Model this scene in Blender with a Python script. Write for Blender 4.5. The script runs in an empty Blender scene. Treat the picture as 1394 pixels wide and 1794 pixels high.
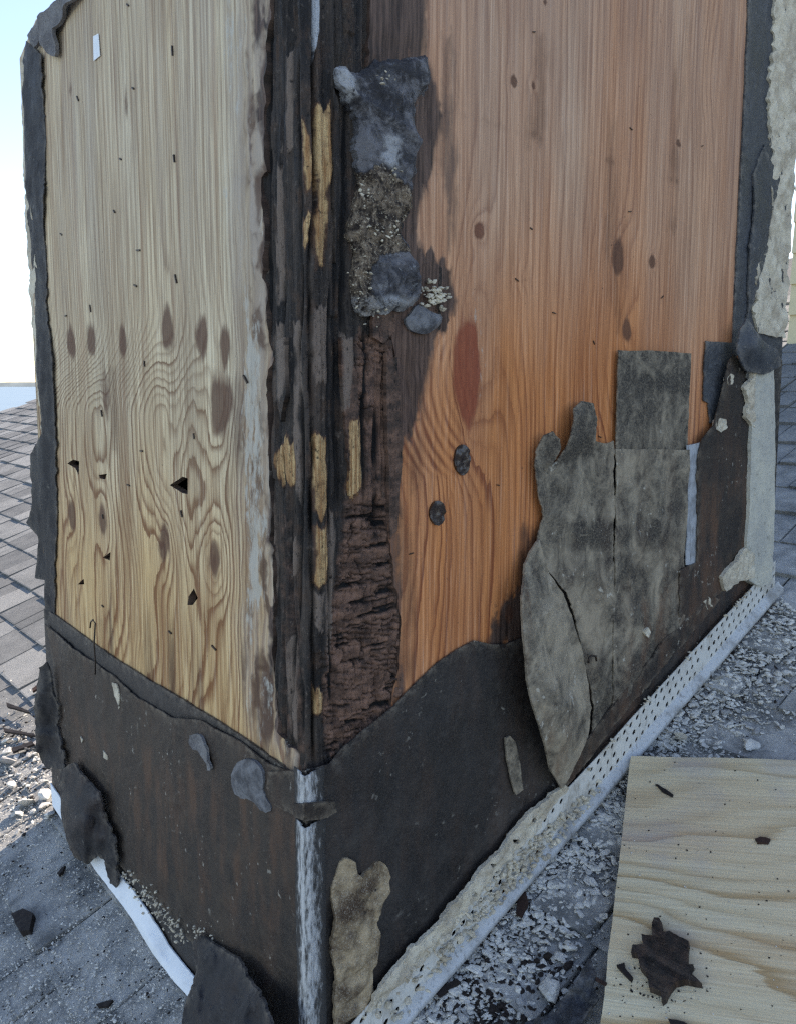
import bpy, math, random
import numpy as np
from mathutils import Matrix, Vector
from mathutils.geometry import delaunay_2d_cdt

random.seed(7)
rng = np.random.default_rng(11)
scene = bpy.context.scene
COL = scene.collection

# ------------------------------------------------------------------ camera
# world: origin = foot of the chimney's near corner, x = upslope along the right
# face, y = along the left face, z = up.  Photo measures are in 1394 x 1794 pixels.
W_, H_ = 1394., 1794.
CX, CY, YH, XL, XR = 690., 830., 675., -520., 2345.
F_ = math.sqrt(-((XL - CX) * (XR - CX) + (YH - CY) ** 2))
_l = np.array([XL - CX, YH - CY, F_]); _l /= np.linalg.norm(_l)
_r = np.array([XR - CX, YH - CY, F_]); _r /= np.linalg.norm(_r)
M3 = np.array([_r, _l, np.cross(_r, _l)])
CAM = -M3 @ (np.array([552 - CX, 1935 - CY, F_]) / F_)
cam_data = bpy.data.cameras.new('camera')
cam = bpy.data.objects.new('camera', cam_data); COL.objects.link(cam)
cam_data.sensor_fit = 'HORIZONTAL'; cam_data.sensor_width = 36.0
cam_data.lens = F_ / W_ * 36.0
cam_data.shift_x = (W_ / 2 - CX) / W_
cam_data.shift_y = (CY - H_ / 2) / W_
cam_data.clip_start = 0.02; cam_data.clip_end = 20000
mw = Matrix.Identity(4)
for i in range(3):
    mw[i][0] = M3[i][0]; mw[i][1] = -M3[i][1]; mw[i][2] = -M3[i][2]; mw[i][3] = CAM[i]
cam.matrix_world = mw
scene.camera = cam

# ------------------------------------------------------------------ sky and sun
SUN_EL, SUN_AZ = 44.0, 7.0          # azimuth measured from +x towards +y
world = bpy.data.worlds.new('World'); scene.world = world; world.use_nodes = True
wn = world.node_tree.nodes; wl = world.node_tree.links
bg = wn['Background']
sky = wn.new('ShaderNodeTexSky'); sky.sky_type = 'NISHITA'; sky.sun_disc = False
sky.sun_elevation = math.radians(SUN_EL)
sky.sun_rotation = math.radians(90.0 - SUN_AZ)
sky.air_density = 1.0; sky.dust_density = 0.15; sky.ozone_density = 1.0
wl.new(sky.outputs['Color'], bg.inputs['Color'])
bg.inputs['Strength'].default_value = 0.15
sun_data = bpy.data.lights.new('sun', 'SUN'); sun_data.energy = 4.5
sun_data.angle = math.radians(0.6); sun_data.color = (1.0, 0.93, 0.82)
sun = bpy.data.objects.new('sun', sun_data); COL.objects.link(sun)
sd = Vector((math.cos(math.radians(SUN_EL)) * math.cos(math.radians(SUN_AZ)),
             math.cos(math.radians(SUN_EL)) * math.sin(math.radians(SUN_AZ)),
             math.sin(math.radians(SUN_EL))))
sun.rotation_euler = sd.to_track_quat('Z', 'Y').to_euler()
sun.location = (6, 2, 8)
vs = scene.view_settings
vs.view_transform = 'Standard'; vs.look = 'None'; vs.gamma = 1.0; vs.use_curve_mapping = False
vs.exposure = 1.2
vs.use_white_balance = True; vs.white_balance_temperature = 7100; vs.white_balance_tint = 16
scene.cycles.max_bounces = 5; scene.cycles.diffuse_bounces = 3; scene.cycles.glossy_bounces = 2
scene.cycles.use_denoising = False; scene.cycles.pixel_filter_type = 'BLACKMAN_HARRIS'; scene.cycles.filter_width = 1.35
scene.cycles.caustics_reflective = False; scene.cycles.caustics_refractive = False

# ------------------------------------------------------------------ measuring helpers
TP = 0.385                                    # roof pitch (rise per metre of run)
PITCH = math.atan(TP)


def rays(px, py):
    px = np.asarray(px, float); py = np.asarray(py, float)
    d = np.stack([px - CX, py - CY, np.full_like(px, F_)], -1) / F_
    return d @ M3.T


def on_left(px, py, off=0.0):
    d = rays(px, py); t = (-np.asarray(off) - CAM[0]) / d[..., 0]
    return CAM + t[..., None] * d


def on_right(px, py, off=0.0):
    d = rays(px, py); t = (-np.asarray(off) - CAM[1]) / d[..., 1]
    return CAM + t[..., None] * d


def on_roof(px, py, h=0.0):
    d = rays(px, py); t = (TP * CAM[0] + np.asarray(h) - CAM[2]) / (d[..., 2] - TP * d[..., 0])
    return CAM + t[..., None] * d


def to_px(P):
    q = (np.asarray(P, float) - CAM) @ M3
    return np.stack([CX + F_ * q[..., 0] / q[..., 2], CY + F_ * q[..., 1] / q[..., 2]], -1)


# ------------------------------------------------------------------ numeric noise
def _hash(ix, iy, seed):
    h = (ix.astype(np.int64) * 374761393 + iy.astype(np.int64) * 668265263 + seed * 974634777) & 0xffffffff
    h = ((h ^ (h >> 13)) * 1274126177) & 0xffffffff
    h = h ^ (h >> 16)
    return (h & 0xffffff) / float(0xffffff)


def vnoise(x, y, seed=0):
    x = np.asarray(x, float); y = np.asarray(y, float)
    ix = np.floor(x); iy = np.floor(y); fx = x - ix; fy = y - iy
    fx = fx ** 3 * (fx * (fx * 6 - 15) + 10); fy = fy ** 3 * (fy * (fy * 6 - 15) + 10)
    a = _hash(ix, iy, seed); b = _hash(ix + 1, iy, seed)
    c = _hash(ix, iy + 1, seed); d = _hash(ix + 1, iy + 1, seed)
    return (a + (b - a) * fx) * (1 - fy) + (c + (d - c) * fx) * fy


def fbm(x, y, seed=0, octs=4, gain=0.5):
    s = 0.0; a = 1.0; n = 0.0
    for i in range(octs):
        s = s + a * vnoise(np.asarray(x) * 2 ** i, np.asarray(y) * 2 ** i, seed + i * 17); n += a; a *= gain
    return s / n * 2 - 1


def sstep(a, b, x):
    t = np.clip((np.asarray(x, float) - a) / (b - a), 0, 1); return t * t * (3 - 2 * t)


def sdf(px, py, poly):
    """signed distance to a polygon, negative inside"""
    P = np.asarray(poly, float); n = len(P)
    d = np.full(np.shape(px), 1e18); inside = np.zeros(np.shape(px), bool)
    for i in range(n):
        a = P[i]; b = P[(i + 1) % n]; e = b - a
        wx = px - a[0]; wy = py - a[1]
        t = np.clip((wx * e[0] + wy * e[1]) / max(e @ e, 1e-12), 0, 1)
        d = np.minimum(d, (wx - t * e[0]) ** 2 + (wy - t * e[1]) ** 2)
        c1 = (a[1] <= py) & (b[1] > py); c2 = (a[1] > py) & (b[1] <= py)
        cr = e[0] * wy - e[1] * wx
        inside ^= (c1 & (cr > 0)) | (c2 & (cr < 0))
    d = np.sqrt(d)
    return np.where(inside, -d, d)


def pmask(px, py, poly, soft=6.0):
    return 1 - sstep(-soft, soft, sdf(px, py, poly))


def warp(px, seed=0, ax=7.0, ay=22.0):
    x, y = px[:, 0], px[:, 1]
    wx = ax * fbm(x / 30., y / 70., 900 + seed, 3, 0.6) + 0.5 * ax * fbm(x / 5., y / 26., 930 + seed, 2)
    wy = ay * fbm(x / 9., y / 160., 960 + seed, 3, 0.65)
    return x + wx, y + wy


# ------------------------------------------------------------------ material helper
class Mat:
    def __init__(self, name):
        self.m = bpy.data.materials.new(name); self.m.use_nodes = True
        self.nt = self.m.node_tree; self.b = self.nt.nodes['Principled BSDF']
        self.geo = None; self.tc = None

    def new(self, t, **kw):
        n = self.nt.nodes.new(t)
        for k, v in kw.items(): setattr(n, k, v)
        return n

    def put(self, sock, v):
        if isinstance(v, bpy.types.NodeSocket): self.nt.links.new(v, sock)
        elif isinstance(v, (tuple, list)) and sock.type == 'RGBA' and len(v) == 3: sock.default_value = (*v, 1)
        else: sock.default_value = v

    def pos(self):
        if not self.geo: self.geo = self.new('ShaderNodeNewGeometry')
        return self.geo.outputs['Position']

    def obj(self):
        if not self.tc: self.tc = self.new('ShaderNodeTexCoord')
        return self.tc.outputs['Object']

    def rand(self):
        return self.new('ShaderNodeObjectInfo').outputs['Random']

    def attr(self, name):
        return self.new('ShaderNodeAttribute', attribute_name=name).outputs['Fac']

    def attrv(self, name):
        return self.new('ShaderNodeAttribute', attribute_name=name).outputs['Vector']

    def math(self, op, a, b=0.0, c=0.0, clamp=False):
        n = self.new('ShaderNodeMath', operation=op, use_clamp=clamp)
        self.put(n.inputs[0], a); self.put(n.inputs[1], b); self.put(n.inputs[2], c)
        return n.outputs[0]

    def scale(self, vec, s, off=(0, 0, 0)):
        n = self.new('ShaderNodeMapping'); self.put(n.inputs['Vector'], vec)
        n.inputs['Scale'].default_value = s; n.inputs['Location'].default_value = off
        return n.outputs[0]

    def comb(self, x, y, z):
        n = self.new('ShaderNodeCombineXYZ')
        self.put(n.inputs[0], x); self.put(n.inputs[1], y); self.put(n.inputs[2], z); return n.outputs[0]

    def sep(self, v):
        n = self.new('ShaderNodeSeparateXYZ'); self.put(n.inputs[0], v); return n.outputs

    def noise(self, vec, s=1.0, detail=4.0, rough=0.55, dist=0.0):
        n = self.new('ShaderNodeTexNoise'); self.put(n.inputs['Vector'], vec)
        n.inputs['Scale'].default_value = s; n.inputs['Detail'].default_value = detail
        n.inputs['Roughness'].default_value = rough; n.inputs['Distortion'].default_value = dist
        return n.outputs['Fac']

    def voro(self, vec, s=1.0, feature='F1', out='Distance', rnd=1.0):
        n = self.new('ShaderNodeTexVoronoi', feature=feature); self.put(n.inputs['Vector'], vec)
        n.inputs['Scale'].default_value = s; n.inputs['Randomness'].default_value = rnd
        return n.outputs[out]

    def ramp(self, fac, stops, interp='LINEAR'):
        n = self.new('ShaderNodeValToRGB'); cr = n.color_ramp; cr.interpolation = interp
        while len(cr.elements) < len(stops): cr.elements.new(0.5)
        for e, (p, c) in zip(cr.elements, stops):
            e.position = p
            e.color = (*c, 1) if isinstance(c, (tuple, list)) else (c, c, c, 1)
        self.put(n.inputs[0], fac); return n.outputs[0]

    def sm(self, x, a, b, o0=0.0, o1=1.0):
        n = self.new('ShaderNodeMapRange', interpolation_type='SMOOTHSTEP')
        self.put(n.inputs[0], x)
        n.inputs[1].default_value = a; n.inputs[2].default_value = b
        n.inputs[3].default_value = o0; n.inputs[4].default_value = o1
        return n.outputs[0]

    def mix(self, fac, a, b, mode='MIX'):
        n = self.new('ShaderNodeMix', data_type='RGBA', blend_type=mode)
        self.put(n.inputs[0], fac); self.put(n.inputs[6], a); self.put(n.inputs[7], b)
        return n.outputs[2]

    def bump(self, h, dist, strength=1.0, normal=None):
        n = self.new('ShaderNodeBump'); n.inputs['Strength'].default_value = strength
        n.inputs['Distance'].default_value = dist; self.put(n.inputs['Height'], h)
        if normal is not None: self.put(n.inputs['Normal'], normal)
        return n.outputs[0]

    def done(self, color, rough=0.8, normal=None, spec=0.3, metal=0.0):
        self.put(self.b.inputs['Base Color'], color); self.put(self.b.inputs['Roughness'], rough)
        self.put(self.b.inputs['Specular IOR Level'], spec); self.put(self.b.inputs['Metallic'], metal)
        if normal is not None: self.put(self.b.inputs['Normal'], normal)
        return self.m


def srgb(r, g, b):
    f = lambda c: (c / 255 / 12.92) if c / 255 <= 0.04045 else ((c / 255 + 0.055) / 1.055) ** 2.4
    return (f(r), f(g), f(b))


# ------------------------------------------------------------------ materials
def mat_plywood(name, light, warm, late, late_warm, ringamt=0.75, greycol=(134, 127, 122), streak=1.0):
    m = Mat(name)
    h = m.attr('ring'); p = m.sep(m.attrv('uvw'))
    u, v = p[0], p[1]
    fine = m.noise(m.comb(m.math('MULTIPLY', u, 260), m.math('MULTIPLY', v, 5), 0.0), 1.0, 4, 0.7)
    mid = m.noise(m.comb(m.math('MULTIPLY', u, 85), m.math('MULTIPLY', v, 3.2), 3.0), 1.0, 4, 0.6)
    big = m.noise(m.comb(m.math('MULTIPLY', u, 15), m.math('MULTIPLY', v, 1.6), 7.0), 1.0, 4, 0.6)
    hh = m.math('ADD', h, m.math('MULTIPLY', m.math('SUBTRACT', mid, 0.5), 0.8))
    fr = m.math('FRACT', hh)
    ring = m.ramp(fr, [(0.0, 0.3), (0.14, 0.0), (0.5, 0.05), (0.78, 0.65), (0.92, 1.0), (1.0, 0.3)])
    fr2 = m.math('FRACT', m.math('ADD', m.attr('ring2'), m.math('MULTIPLY', m.math('SUBTRACT', mid, 0.5), 0.25)))
    ring2 = m.ramp(fr2, [(0.0, 0.9), (0.15, 0.55), (0.4, 0.0), (0.6, 0.05), (1.0, 0.9)])
    ring = m.mix(m.attr('arcw'), ring, ring2)
    # ring strength varies from ring to ring
    cell = m.noise(m.comb(m.math('FLOOR', hh), m.math('MULTIPLY', v, 1.3), 0.0), 0.73, 1, 0.5)
    ringk = m.math('MULTIPLY', m.math('MULTIPLY', ring, m.sm(cell, 0.25, 0.7, 0.1, 1.3)), m.attr('ringk'))
    hue = m.attr('hue')
    base = m.mix(hue, light, warm)
    dark = m.mix(hue, late, late_warm)
    c = m.mix(m.math('MULTIPLY', ringk, ringamt), base, dark)
    c = m.mix(m.sm(fine, 0.40, 0.66, 0.0, 0.7 * streak), c, dark, 'MIX')
    c = m.mix(m.sm(mid, 0.5, 0.74, 0.0, 0.55 * streak), c, dark, 'MIX')
    c = m.mix(m.sm(big, 0.42, 0.68, 0.0, 0.55 * streak), c, dark, 'MIX')
    bw = m.noise(m.comb(m.math('MULTIPLY', u, 40), m.math('MULTIPLY', v, 1.3), 17.0), 1.0, 3, 0.6)
    c = m.mix(m.sm(bw, 0.52, 0.68, 0.0, 0.4 * streak), c, m.mix(0.45, dark, srgb(150, 96, 66)), 'MIX')
    pal = m.mix(0.5, base, (0.75, 0.72, 0.66))
    c = m.mix(m.sm(fine, 0.5, 0.28, 0.0, 0.35 * streak), c, pal, 'MIX')
    # weathered grey film
    g = m.noise(m.comb(m.math('MULTIPLY', u, 34), m.math('MULTIPLY', v, 2.0), 9.0), 1.0, 5, 0.65)
    c = m.mix(m.math('MULTIPLY', m.attr('grey'), m.sm(g, 0.34, 0.66, 0.2, 1.0)), c, srgb(*greycol))
    # brown stain, char, knots
    sn = m.noise(m.comb(m.math('MULTIPLY', u, 70), m.math('MULTIPLY', v, 10), 1.0), 1.0, 5, 0.7)
    st = m.sm(m.math('ADD', m.attr('stain'), m.math('MULTIPLY', m.math('SUBTRACT', sn, 0.5), 0.6)), 0.1, 1.0)
    c = m.mix(m.math('MULTIPLY', st, 0.88), c, srgb(82, 57, 44))
    ch = m.sm(m.math('ADD', m.attr('char'), m.math('MULTIPLY', m.math('SUBTRACT', sn, 0.5), 0.9)), 0.25, 0.8)
    chcol = m.mix(m.sm(m.math('ADD', m.math('MULTIPLY', fine, .6), m.math('MULTIPLY', sn, .4)), 0.38, 0.62), srgb(34, 28, 27), srgb(104, 84, 74))
    c = m.mix(m.math('MULTIPLY', ch, 0.95), c, chcol)
    kn = m.noise(m.comb(m.math('MULTIPLY', u, 160), m.math('MULTIPLY', v, 40), 5.0), 1.0, 4, 0.65)
    k = m.sm(m.math('ADD', m.attr('knot'), m.math('MULTIPLY', m.math('SUBTRACT', kn, 0.5), 0.5)), 0.25, 0.7)
    c = m.mix(m.math('MULTIPLY', k, 0.85), c, m.mix(m.attr('red'), m.mix(kn, srgb(66, 42, 34), srgb(112, 78, 60)), m.mix(kn, srgb(104, 40, 30), srgb(160, 84, 58))))
    # whitish mortar film
    wn_ = m.noise(m.comb(m.math('MULTIPLY', u, 150), m.math('MULTIPLY', v, 34), 2.0), 1.0, 5, 0.75)
    wp = m.sm(m.math('ADD', m.attr('pale'), m.math('MULTIPLY', m.math('SUBTRACT', wn_, 0.5), 3.0)), 0.45, 0.95)
    c = m.mix(m.math('MULTIPLY', wp, 0.75), c, srgb(186, 182, 170))
    # small dark specks and nicks
    vo = m.noise(m.comb(m.math('MULTIPLY', u, 150), m.math('MULTIPLY', v, 90), 12.0), 1.0, 2, 0.5)
    c = m.mix(m.sm(vo, 0.735, 0.79, 0.0, 0.7), c, srgb(60, 46, 38))
    hgt = m.math('ADD', m.math('MULTIPLY', ringk, -0.5), m.math('MULTIPLY', fine, 0.8))
    hgt = m.math('ADD', hgt, m.math('MULTIPLY', m.math('MULTIPLY', m.attr('char'), sn), 1.6))
    return m.done(c, m.math('SUBTRACT', 0.78, m.math('MULTIPLY', ch, 0.12)), m.bump(hgt, 0.0014, 0.8), 0.25)


def mat_felt(name, dark, light, speck=0.5, rough=0.72, blotch=0.0):
    m = Mat(name); p = m.pos()
    n1 = m.noise(p, 11, 6, 0.68, 0.6); n2 = m.noise(p, 55, 5, 0.72, 0.3); n3 = m.noise(p, 420, 3, 0.65)
    lt = m.attr('light')
    a = m.math('ADD', lt, m.math('MULTIPLY', m.math('SUBTRACT', n1, 0.5), 1.6))
    a = m.math('ADD', a, m.math('MULTIPLY', m.math('SUBTRACT', n2, 0.5), 0.9))
    if blotch:
        nb = m.noise(m.scale(p, (1, 1, 0.7)), 24, 5, 0.68, 0.8)
        a = m.math('ADD', a, m.math('MULTIPLY', m.math('SUBTRACT', nb, 0.5), blotch))
    c = m.mix(m.sm(a, -0.2, 1.2), dark, light)
    c = m.mix(m.sm(n3, 0.40, 0.70, 0.0, 0.5), c, m.mix(0.6, dark, light))
    # rusty brown areas, streaked downwards
    rn = m.noise(m.scale(p, (26, 26, 6)), 1.0, 5, 0.65)
    c = m.mix(m.math('MULTIPLY', m.sm(rn, 0.42, 0.70), m.attr('rust')), c, srgb(104, 74, 54))
    # scuffs running two ways
    sc = m.noise(m.scale(p, (30, 30, 190)), 1.0, 4, 0.65, 0.6)
    mp = m.new('ShaderNodeMapping'); m.put(mp.inputs['Vector'], p); mp.inputs['Rotation'].default_value = (0.5, 0.8, 0.4); mp.inputs['Scale'].default_value = (240, 14, 240)
    s2 = m.noise(mp.outputs[0], 1.0, 3, 0.65)
    c = m.mix(m.sm(sc, 0.60, 0.78, 0.0, 0.45), c, light)
    c = m.mix(m.sm(s2, 0.58, 0.76, 0.0, 0.50), c, light)
    # dry lighter fibres at torn edges
    c = m.mix(m.math('MULTIPLY', m.math('MULTIPLY', m.attr('rim'), m.sm(n2, 0.42, 0.62)), 0.6), c, m.mix(0.5, light, srgb(150, 138, 120)))
    c = m.mix(m.math('MULTIPLY', m.math('MULTIPLY', m.attr('crease'), m.sm(n2, 0.4, 0.6)), 0.5), c, light)
    # mortar splatter and dust
    vo = m.noise(p, 85, 3, 0.6); v2 = m.noise(p, 13, 3, 0.6)
    sp = m.math('MULTIPLY', m.sm(vo, 0.63, 0.69), m.sm(v2, 0.52, 0.64))
    c = m.mix(m.math('MULTIPLY', sp, speck), c, srgb(186, 180, 166))
    h = m.math('ADD', m.math('MULTIPLY', n2, 0.9), m.math('MULTIPLY', n3, 0.4))
    h = m.math('ADD', h, m.math('MULTIPLY', m.attr('crease'), 0.5))
    return m.done(c, m.sm(n1, 0.3, 0.7, rough - 0.14, rough + 0.1), m.bump(h, 0.003, 0.75), 0.35)


def mat_rot(name):
    m = Mat(name); p = m.sep(m.attrv('uvw')); u, v = p[0], p[1]
    f1 = m.noise(m.comb(m.math('MULTIPLY', u, 320), m.math('MULTIPLY', v, 10), 0.0), 1.0, 4, 0.65)
    f2 = m.noise(m.comb(m.math('MULTIPLY', u, 60), m.math('MULTIPLY', v, 5), 2.0), 1.0, 4, 0.6)
    f3 = m.noise(m.comb(m.math('MULTIPLY', u, 45), m.math('MULTIPLY', v, 60), 4.0), 1.0, 4, 0.65)
    c = m.mix(m.sm(f2, 0.35, 0.68), srgb(26, 23, 22), srgb(78, 69, 62))
    f4 = m.noise(m.comb(m.math('MULTIPLY', u, 190), m.math('MULTIPLY', v, 70), 8.0), 1.0, 5, 0.75)
    f5 = m.noise(m.comb(m.math('MULTIPLY', u, 40), m.math('MULTIPLY', v, 18), 6.0), 1.0, 4, 0.65)
    c = m.mix(m.sm(f5, 0.5, 0.68, 0.0, 0.7), c, srgb(84, 64, 50))
    c = m.mix(m.sm(f4, 0.56, 0.68, 0.0, 0.75), c, srgb(112, 100, 90))
    c = m.mix(m.sm(f1, 0.45, 0.75, 0.0, 0.6), c, srgb(22, 20, 21))
    br = m.sm(m.math('ADD', m.attr('brown'), m.math('MULTIPLY', m.math('SUBTRACT', f3, 0.5), 0.6)), 0.25, 0.8)
    c = m.mix(m.math('MULTIPLY', br, 0.95), c, m.mix(m.sm(f3, 0.3, 0.7), srgb(72, 54, 45), srgb(142, 108, 90)))
    gr = m.sm(m.math('ADD', m.attr('pale'), m.math('MULTIPLY', m.math('SUBTRACT', f2, 0.5), 0.9)), 0.3, 0.8)
    c = m.mix(m.math('MULTIPLY', gr, 0.85), c, srgb(128, 112, 100))
    t = m.sm(m.math('ADD', m.attr('tan'), m.math('ADD', m.math('MULTIPLY', m.math('SUBTRACT', f3, 0.5), 1.0),
                                                  m.math('MULTIPLY', m.math('SUBTRACT', f1, 0.5), 0.9))), 0.35, 0.75)
    tc = m.mix(m.sm(f1, 0.32, 0.66), srgb(216, 184, 134), srgb(150, 106, 66))
    tc = m.mix(m.sm(f3, 0.5, 0.75, 0.0, 0.7), tc, srgb(104, 76, 54))
    halo = m.sm(m.math('ADD', m.attr('tan'), m.math('MULTIPLY', m.math('SUBTRACT', f2, 0.5), 0.8)), 0.02, 0.5)
    c = m.mix(m.math('MULTIPLY', halo, 0.8), c, srgb(96, 68, 50))
    c = m.mix(t, c, tc)
    w = m.sm(m.math('ADD', m.attr('white'), m.math('MULTIPLY', m.math('SUBTRACT', f2, 0.5), 0.7)), 0.4, 0.8)
    c = m.mix(m.math('MULTIPLY', w, 0.85), c, srgb(196, 200, 204))
    c = m.mix(m.sm(f4, 0.45, 0.34, 0.0, 0.85), c, srgb(15, 13, 13))
    c = m.mix(m.attr('crack'), c, srgb(12, 10, 10))
    h = m.math('ADD', m.math('MULTIPLY', f1, 1.0), m.math('MULTIPLY', f4, 1.4))
    return m.done(c, m.sm(f2, 0.3, 0.7, 0.55, 0.8), m.bump(h, 0.003, 1.0), 0.3)


def mat_mortar(name, a, b, rough=0.9, s=1.0):
    m = Mat(name); p = m.pos()
    n1 = m.noise(p, 28 * s, 5, 0.65); n2 = m.noise(p, 190 * s, 4, 0.65); n3 = m.noise(p, 700 * s, 2, 0.6)
    c = m.mix(m.sm(n1, 0.35, 0.65), a, b)
    c = m.mix(m.sm(n2, 0.55, 0.75, 0.0, 0.5), c, srgb(70, 62, 54))
    c = m.mix(m.sm(n3, 0.5, 0.75, 0.0, 0.35), c, srgb(222, 216, 200))
    h = m.math('ADD', n2, m.math('MULTIPLY', n3, 0.4))
    return m.done(c, rough, m.bump(h, 0.003, 0.8), 0.2)


def mat_shingle():
    m = Mat('asphalt_shingle'); p = m.pos(); r = m.rand()
    g1 = m.noise(p, 900, 2, 0.7); g2 = m.noise(p, 260, 3, 0.65); big = m.noise(p, 7, 4, 0.6)
    c = m.mix(m.sm(g1, 0.3, 0.7), srgb(86, 89, 90), srgb(160, 161, 158))
    c = m.mix(m.sm(g2, 0.45, 0.7, 0.0, 0.55), c, srgb(74, 74, 76))
    k = m.math('ADD', m.math('MULTIPLY', r, 0.5), m.math('MULTIPLY', big, 0.6))
    c = m.mix(m.sm(k, 0.3, 0.85, 0.0, 0.7), c, srgb(70, 72, 73))
    # pale mortar dust
    d = m.noise(p, 16, 5, 0.68)
    vd = m.new('ShaderNodeVectorMath', operation='DISTANCE'); m.put(vd.inputs[0], p); vd.inputs[1].default_value = (0.55, -0.05, 0.2)
    nearc = m.sm(vd.outputs['Value'], 0.6, 2.0, 0.8, 0.08)
    c = m.mix(m.math('MULTIPLY', m.sm(d, 0.30, 0.66, 0.1, 1.0), nearc), c, srgb(200, 198, 192))
    h = m.math('ADD', g1, m.math('MULTIPLY', g2, 0.8))
    return m.done(c, 0.92, m.bump(h, 0.0015, 0.9), 0.15)


def mat_white_metal(name, base, dirt=0.4, rough=0.45, metal=0.0, grime=(120, 116, 108)):
    m = Mat(name); p = m.pos()
    n1 = m.noise(p, 18, 5, 0.65); n2 = m.noise(m.scale(p, (160, 160, 40)), 1.0, 4, 0.65)
    c = m.mix(m.math('MULTIPLY', m.sm(n1, 0.45, 0.75), dirt), base, srgb(*grime))
    c = m.mix(m.math('MULTIPLY', m.sm(n2, 0.52, 0.72), dirt), c, srgb(*grime))
    return m.done(c, m.sm(n1, 0.3, 0.7, rough, rough + 0.25), m.bump(n2, 0.0008, 0.4), 0.4, metal)


def mat_flat(name, col, rough=0.7, spec=0.3, var=0.3, s=120, metal=0.0):
    m = Mat(name); p = m.obj(); n = m.noise(p, s, 4, 0.65)
    c = m.mix(m.sm(n, 0.3, 0.7, 0.0, var), col, tuple(x * 0.4 for x in col))
    return m.done(c, rough, m.bump(n, 0.001, 0.6), spec, metal)


MAT = {}
MAT['ply_left'] = mat_plywood('weathered_plywood', srgb(220, 204, 172), srgb(226, 192, 138),
                              srgb(132, 106, 82), srgb(134, 90, 54), 1.0, (166, 154, 142))
MAT['ply_right'] = mat_plywood('orange_plywood', srgb(206, 168, 138), srgb(214, 140, 84),
                               srgb(132, 94, 76), srgb(140, 78, 46), 0.9, (158, 134, 120), 0.75)
MAT['ply_board'] = mat_plywood('pale_plywood', srgb(222, 210, 178), srgb(220, 190, 148),
                               srgb(176, 152, 112), srgb(184, 144, 102), 1.0, (150, 152, 168), 0.42)
MAT['felt'] = mat_felt('asphalt_felt', srgb(34, 32, 32), srgb(86, 80, 75), 0.4, 0.6)
MAT['felt_black'] = mat_felt('black_felt', srgb(33, 32, 34), srgb(72, 70, 70), 0.25)
MAT['felt_brown'] = mat_felt('brown_felt', srgb(34, 30, 28), srgb(86, 74, 62), 0.6, 0.6)
MAT['felt_olive'] = mat_felt('weathered_felt', srgb(50, 46, 42), srgb(168, 155, 134), 0.8, 0.8, 2.6)
MAT['felt_blue'] = mat_felt('smooth_felt', srgb(44, 46, 50), srgb(100, 103, 108), 0.3, 0.5)
MAT['rot'] = mat_rot('rotten_wood')
MAT['mortar'] = mat_mortar('grey_mortar', srgb(124, 122, 122), srgb(92, 90, 92))
MAT['stucco'] = mat_mortar('cream_stucco', srgb(214, 204, 182), srgb(178, 166, 146))
MAT['tanmortar'] = mat_mortar('brown_backing', srgb(176, 156, 126), srgb(80, 64, 50), 0.9, 0.8)
m = Mat('smooth_mastic'); p_ = m.pos(); n1 = m.noise(p_, 40, 5, 0.7); n2 = m.noise(p_, 240, 4, 0.65)
MAT['smoothgrey'] = m.done(m.mix(m.sm(n1, 0.34, 0.66), srgb(64, 64, 67), srgb(118, 118, 120)), 0.65, m.bump(m.math('ADD', n1, m.math('MULTIPLY', n2, .4)), 0.004, 0.8), 0.35)
MAT['shingle'] = mat_shingle()
MAT['white'] = mat_white_metal('white_flashing', srgb(226, 230, 232), 0.12, 0.4)
MAT['bead'] = mat_white_metal('zinc_bead', srgb(168, 172, 176), 0.8, 0.5, 0.0, (84, 84, 84))
MAT['screed'] = mat_white_metal('screed_metal', srgb(212, 210, 202), 0.7, 0.5, 0.0, (138, 128, 112))
MAT['hem'] = mat_white_metal('screed_hem', srgb(186, 188, 188), 0.75, 0.5, 0.0, (118, 114, 108))
MAT['black'] = mat_flat('rotten_dark', srgb(40, 34, 32), 0.8)
MAT['rotpiece'] = mat_flat('rotten_piece', srgb(64, 48, 42), 0.85, 0.2, 0.6, 60)
MAT['steel'] = mat_flat('rusty_steel', srgb(70, 60, 54), 0.5, 0.5, 0.5, 300, 0.6)
MAT['pitch'] = mat_flat('pitch', srgb(52, 38, 32), 0.25, 0.7, 0.8, 320)
MAT['siding'] = mat_flat('cream_siding', srgb(222, 210, 170), 0.6, 0.3, 0.15, 20)
MAT['wall_dark'] = mat_flat('dark_cavity', srgb(26, 24, 23), 0.9)


# ------------------------------------------------------------------ object helpers
def tag(o, label=None, cat=None, group=None, kind=None):
    if label: o['label'] = label
    if cat: o['category'] = cat
    if group: o['group'] = group
    if kind: o['kind'] = kind
    return o


def empty(name, loc=(0, 0, 0)):
    o = bpy.data.objects.new(name, None); COL.objects.link(o); o.location = loc
    o.empty_display_size = 0.05
    return o


def link(name, me, mat, parent=None, label=None):
    o = bpy.data.objects.new(name, me); COL.objects.link(o)
    if mat is not None and not me.materials: me.materials.append(mat)
    if parent is not None: o.parent = parent
    if label: o['label'] = label
    return o


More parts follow.
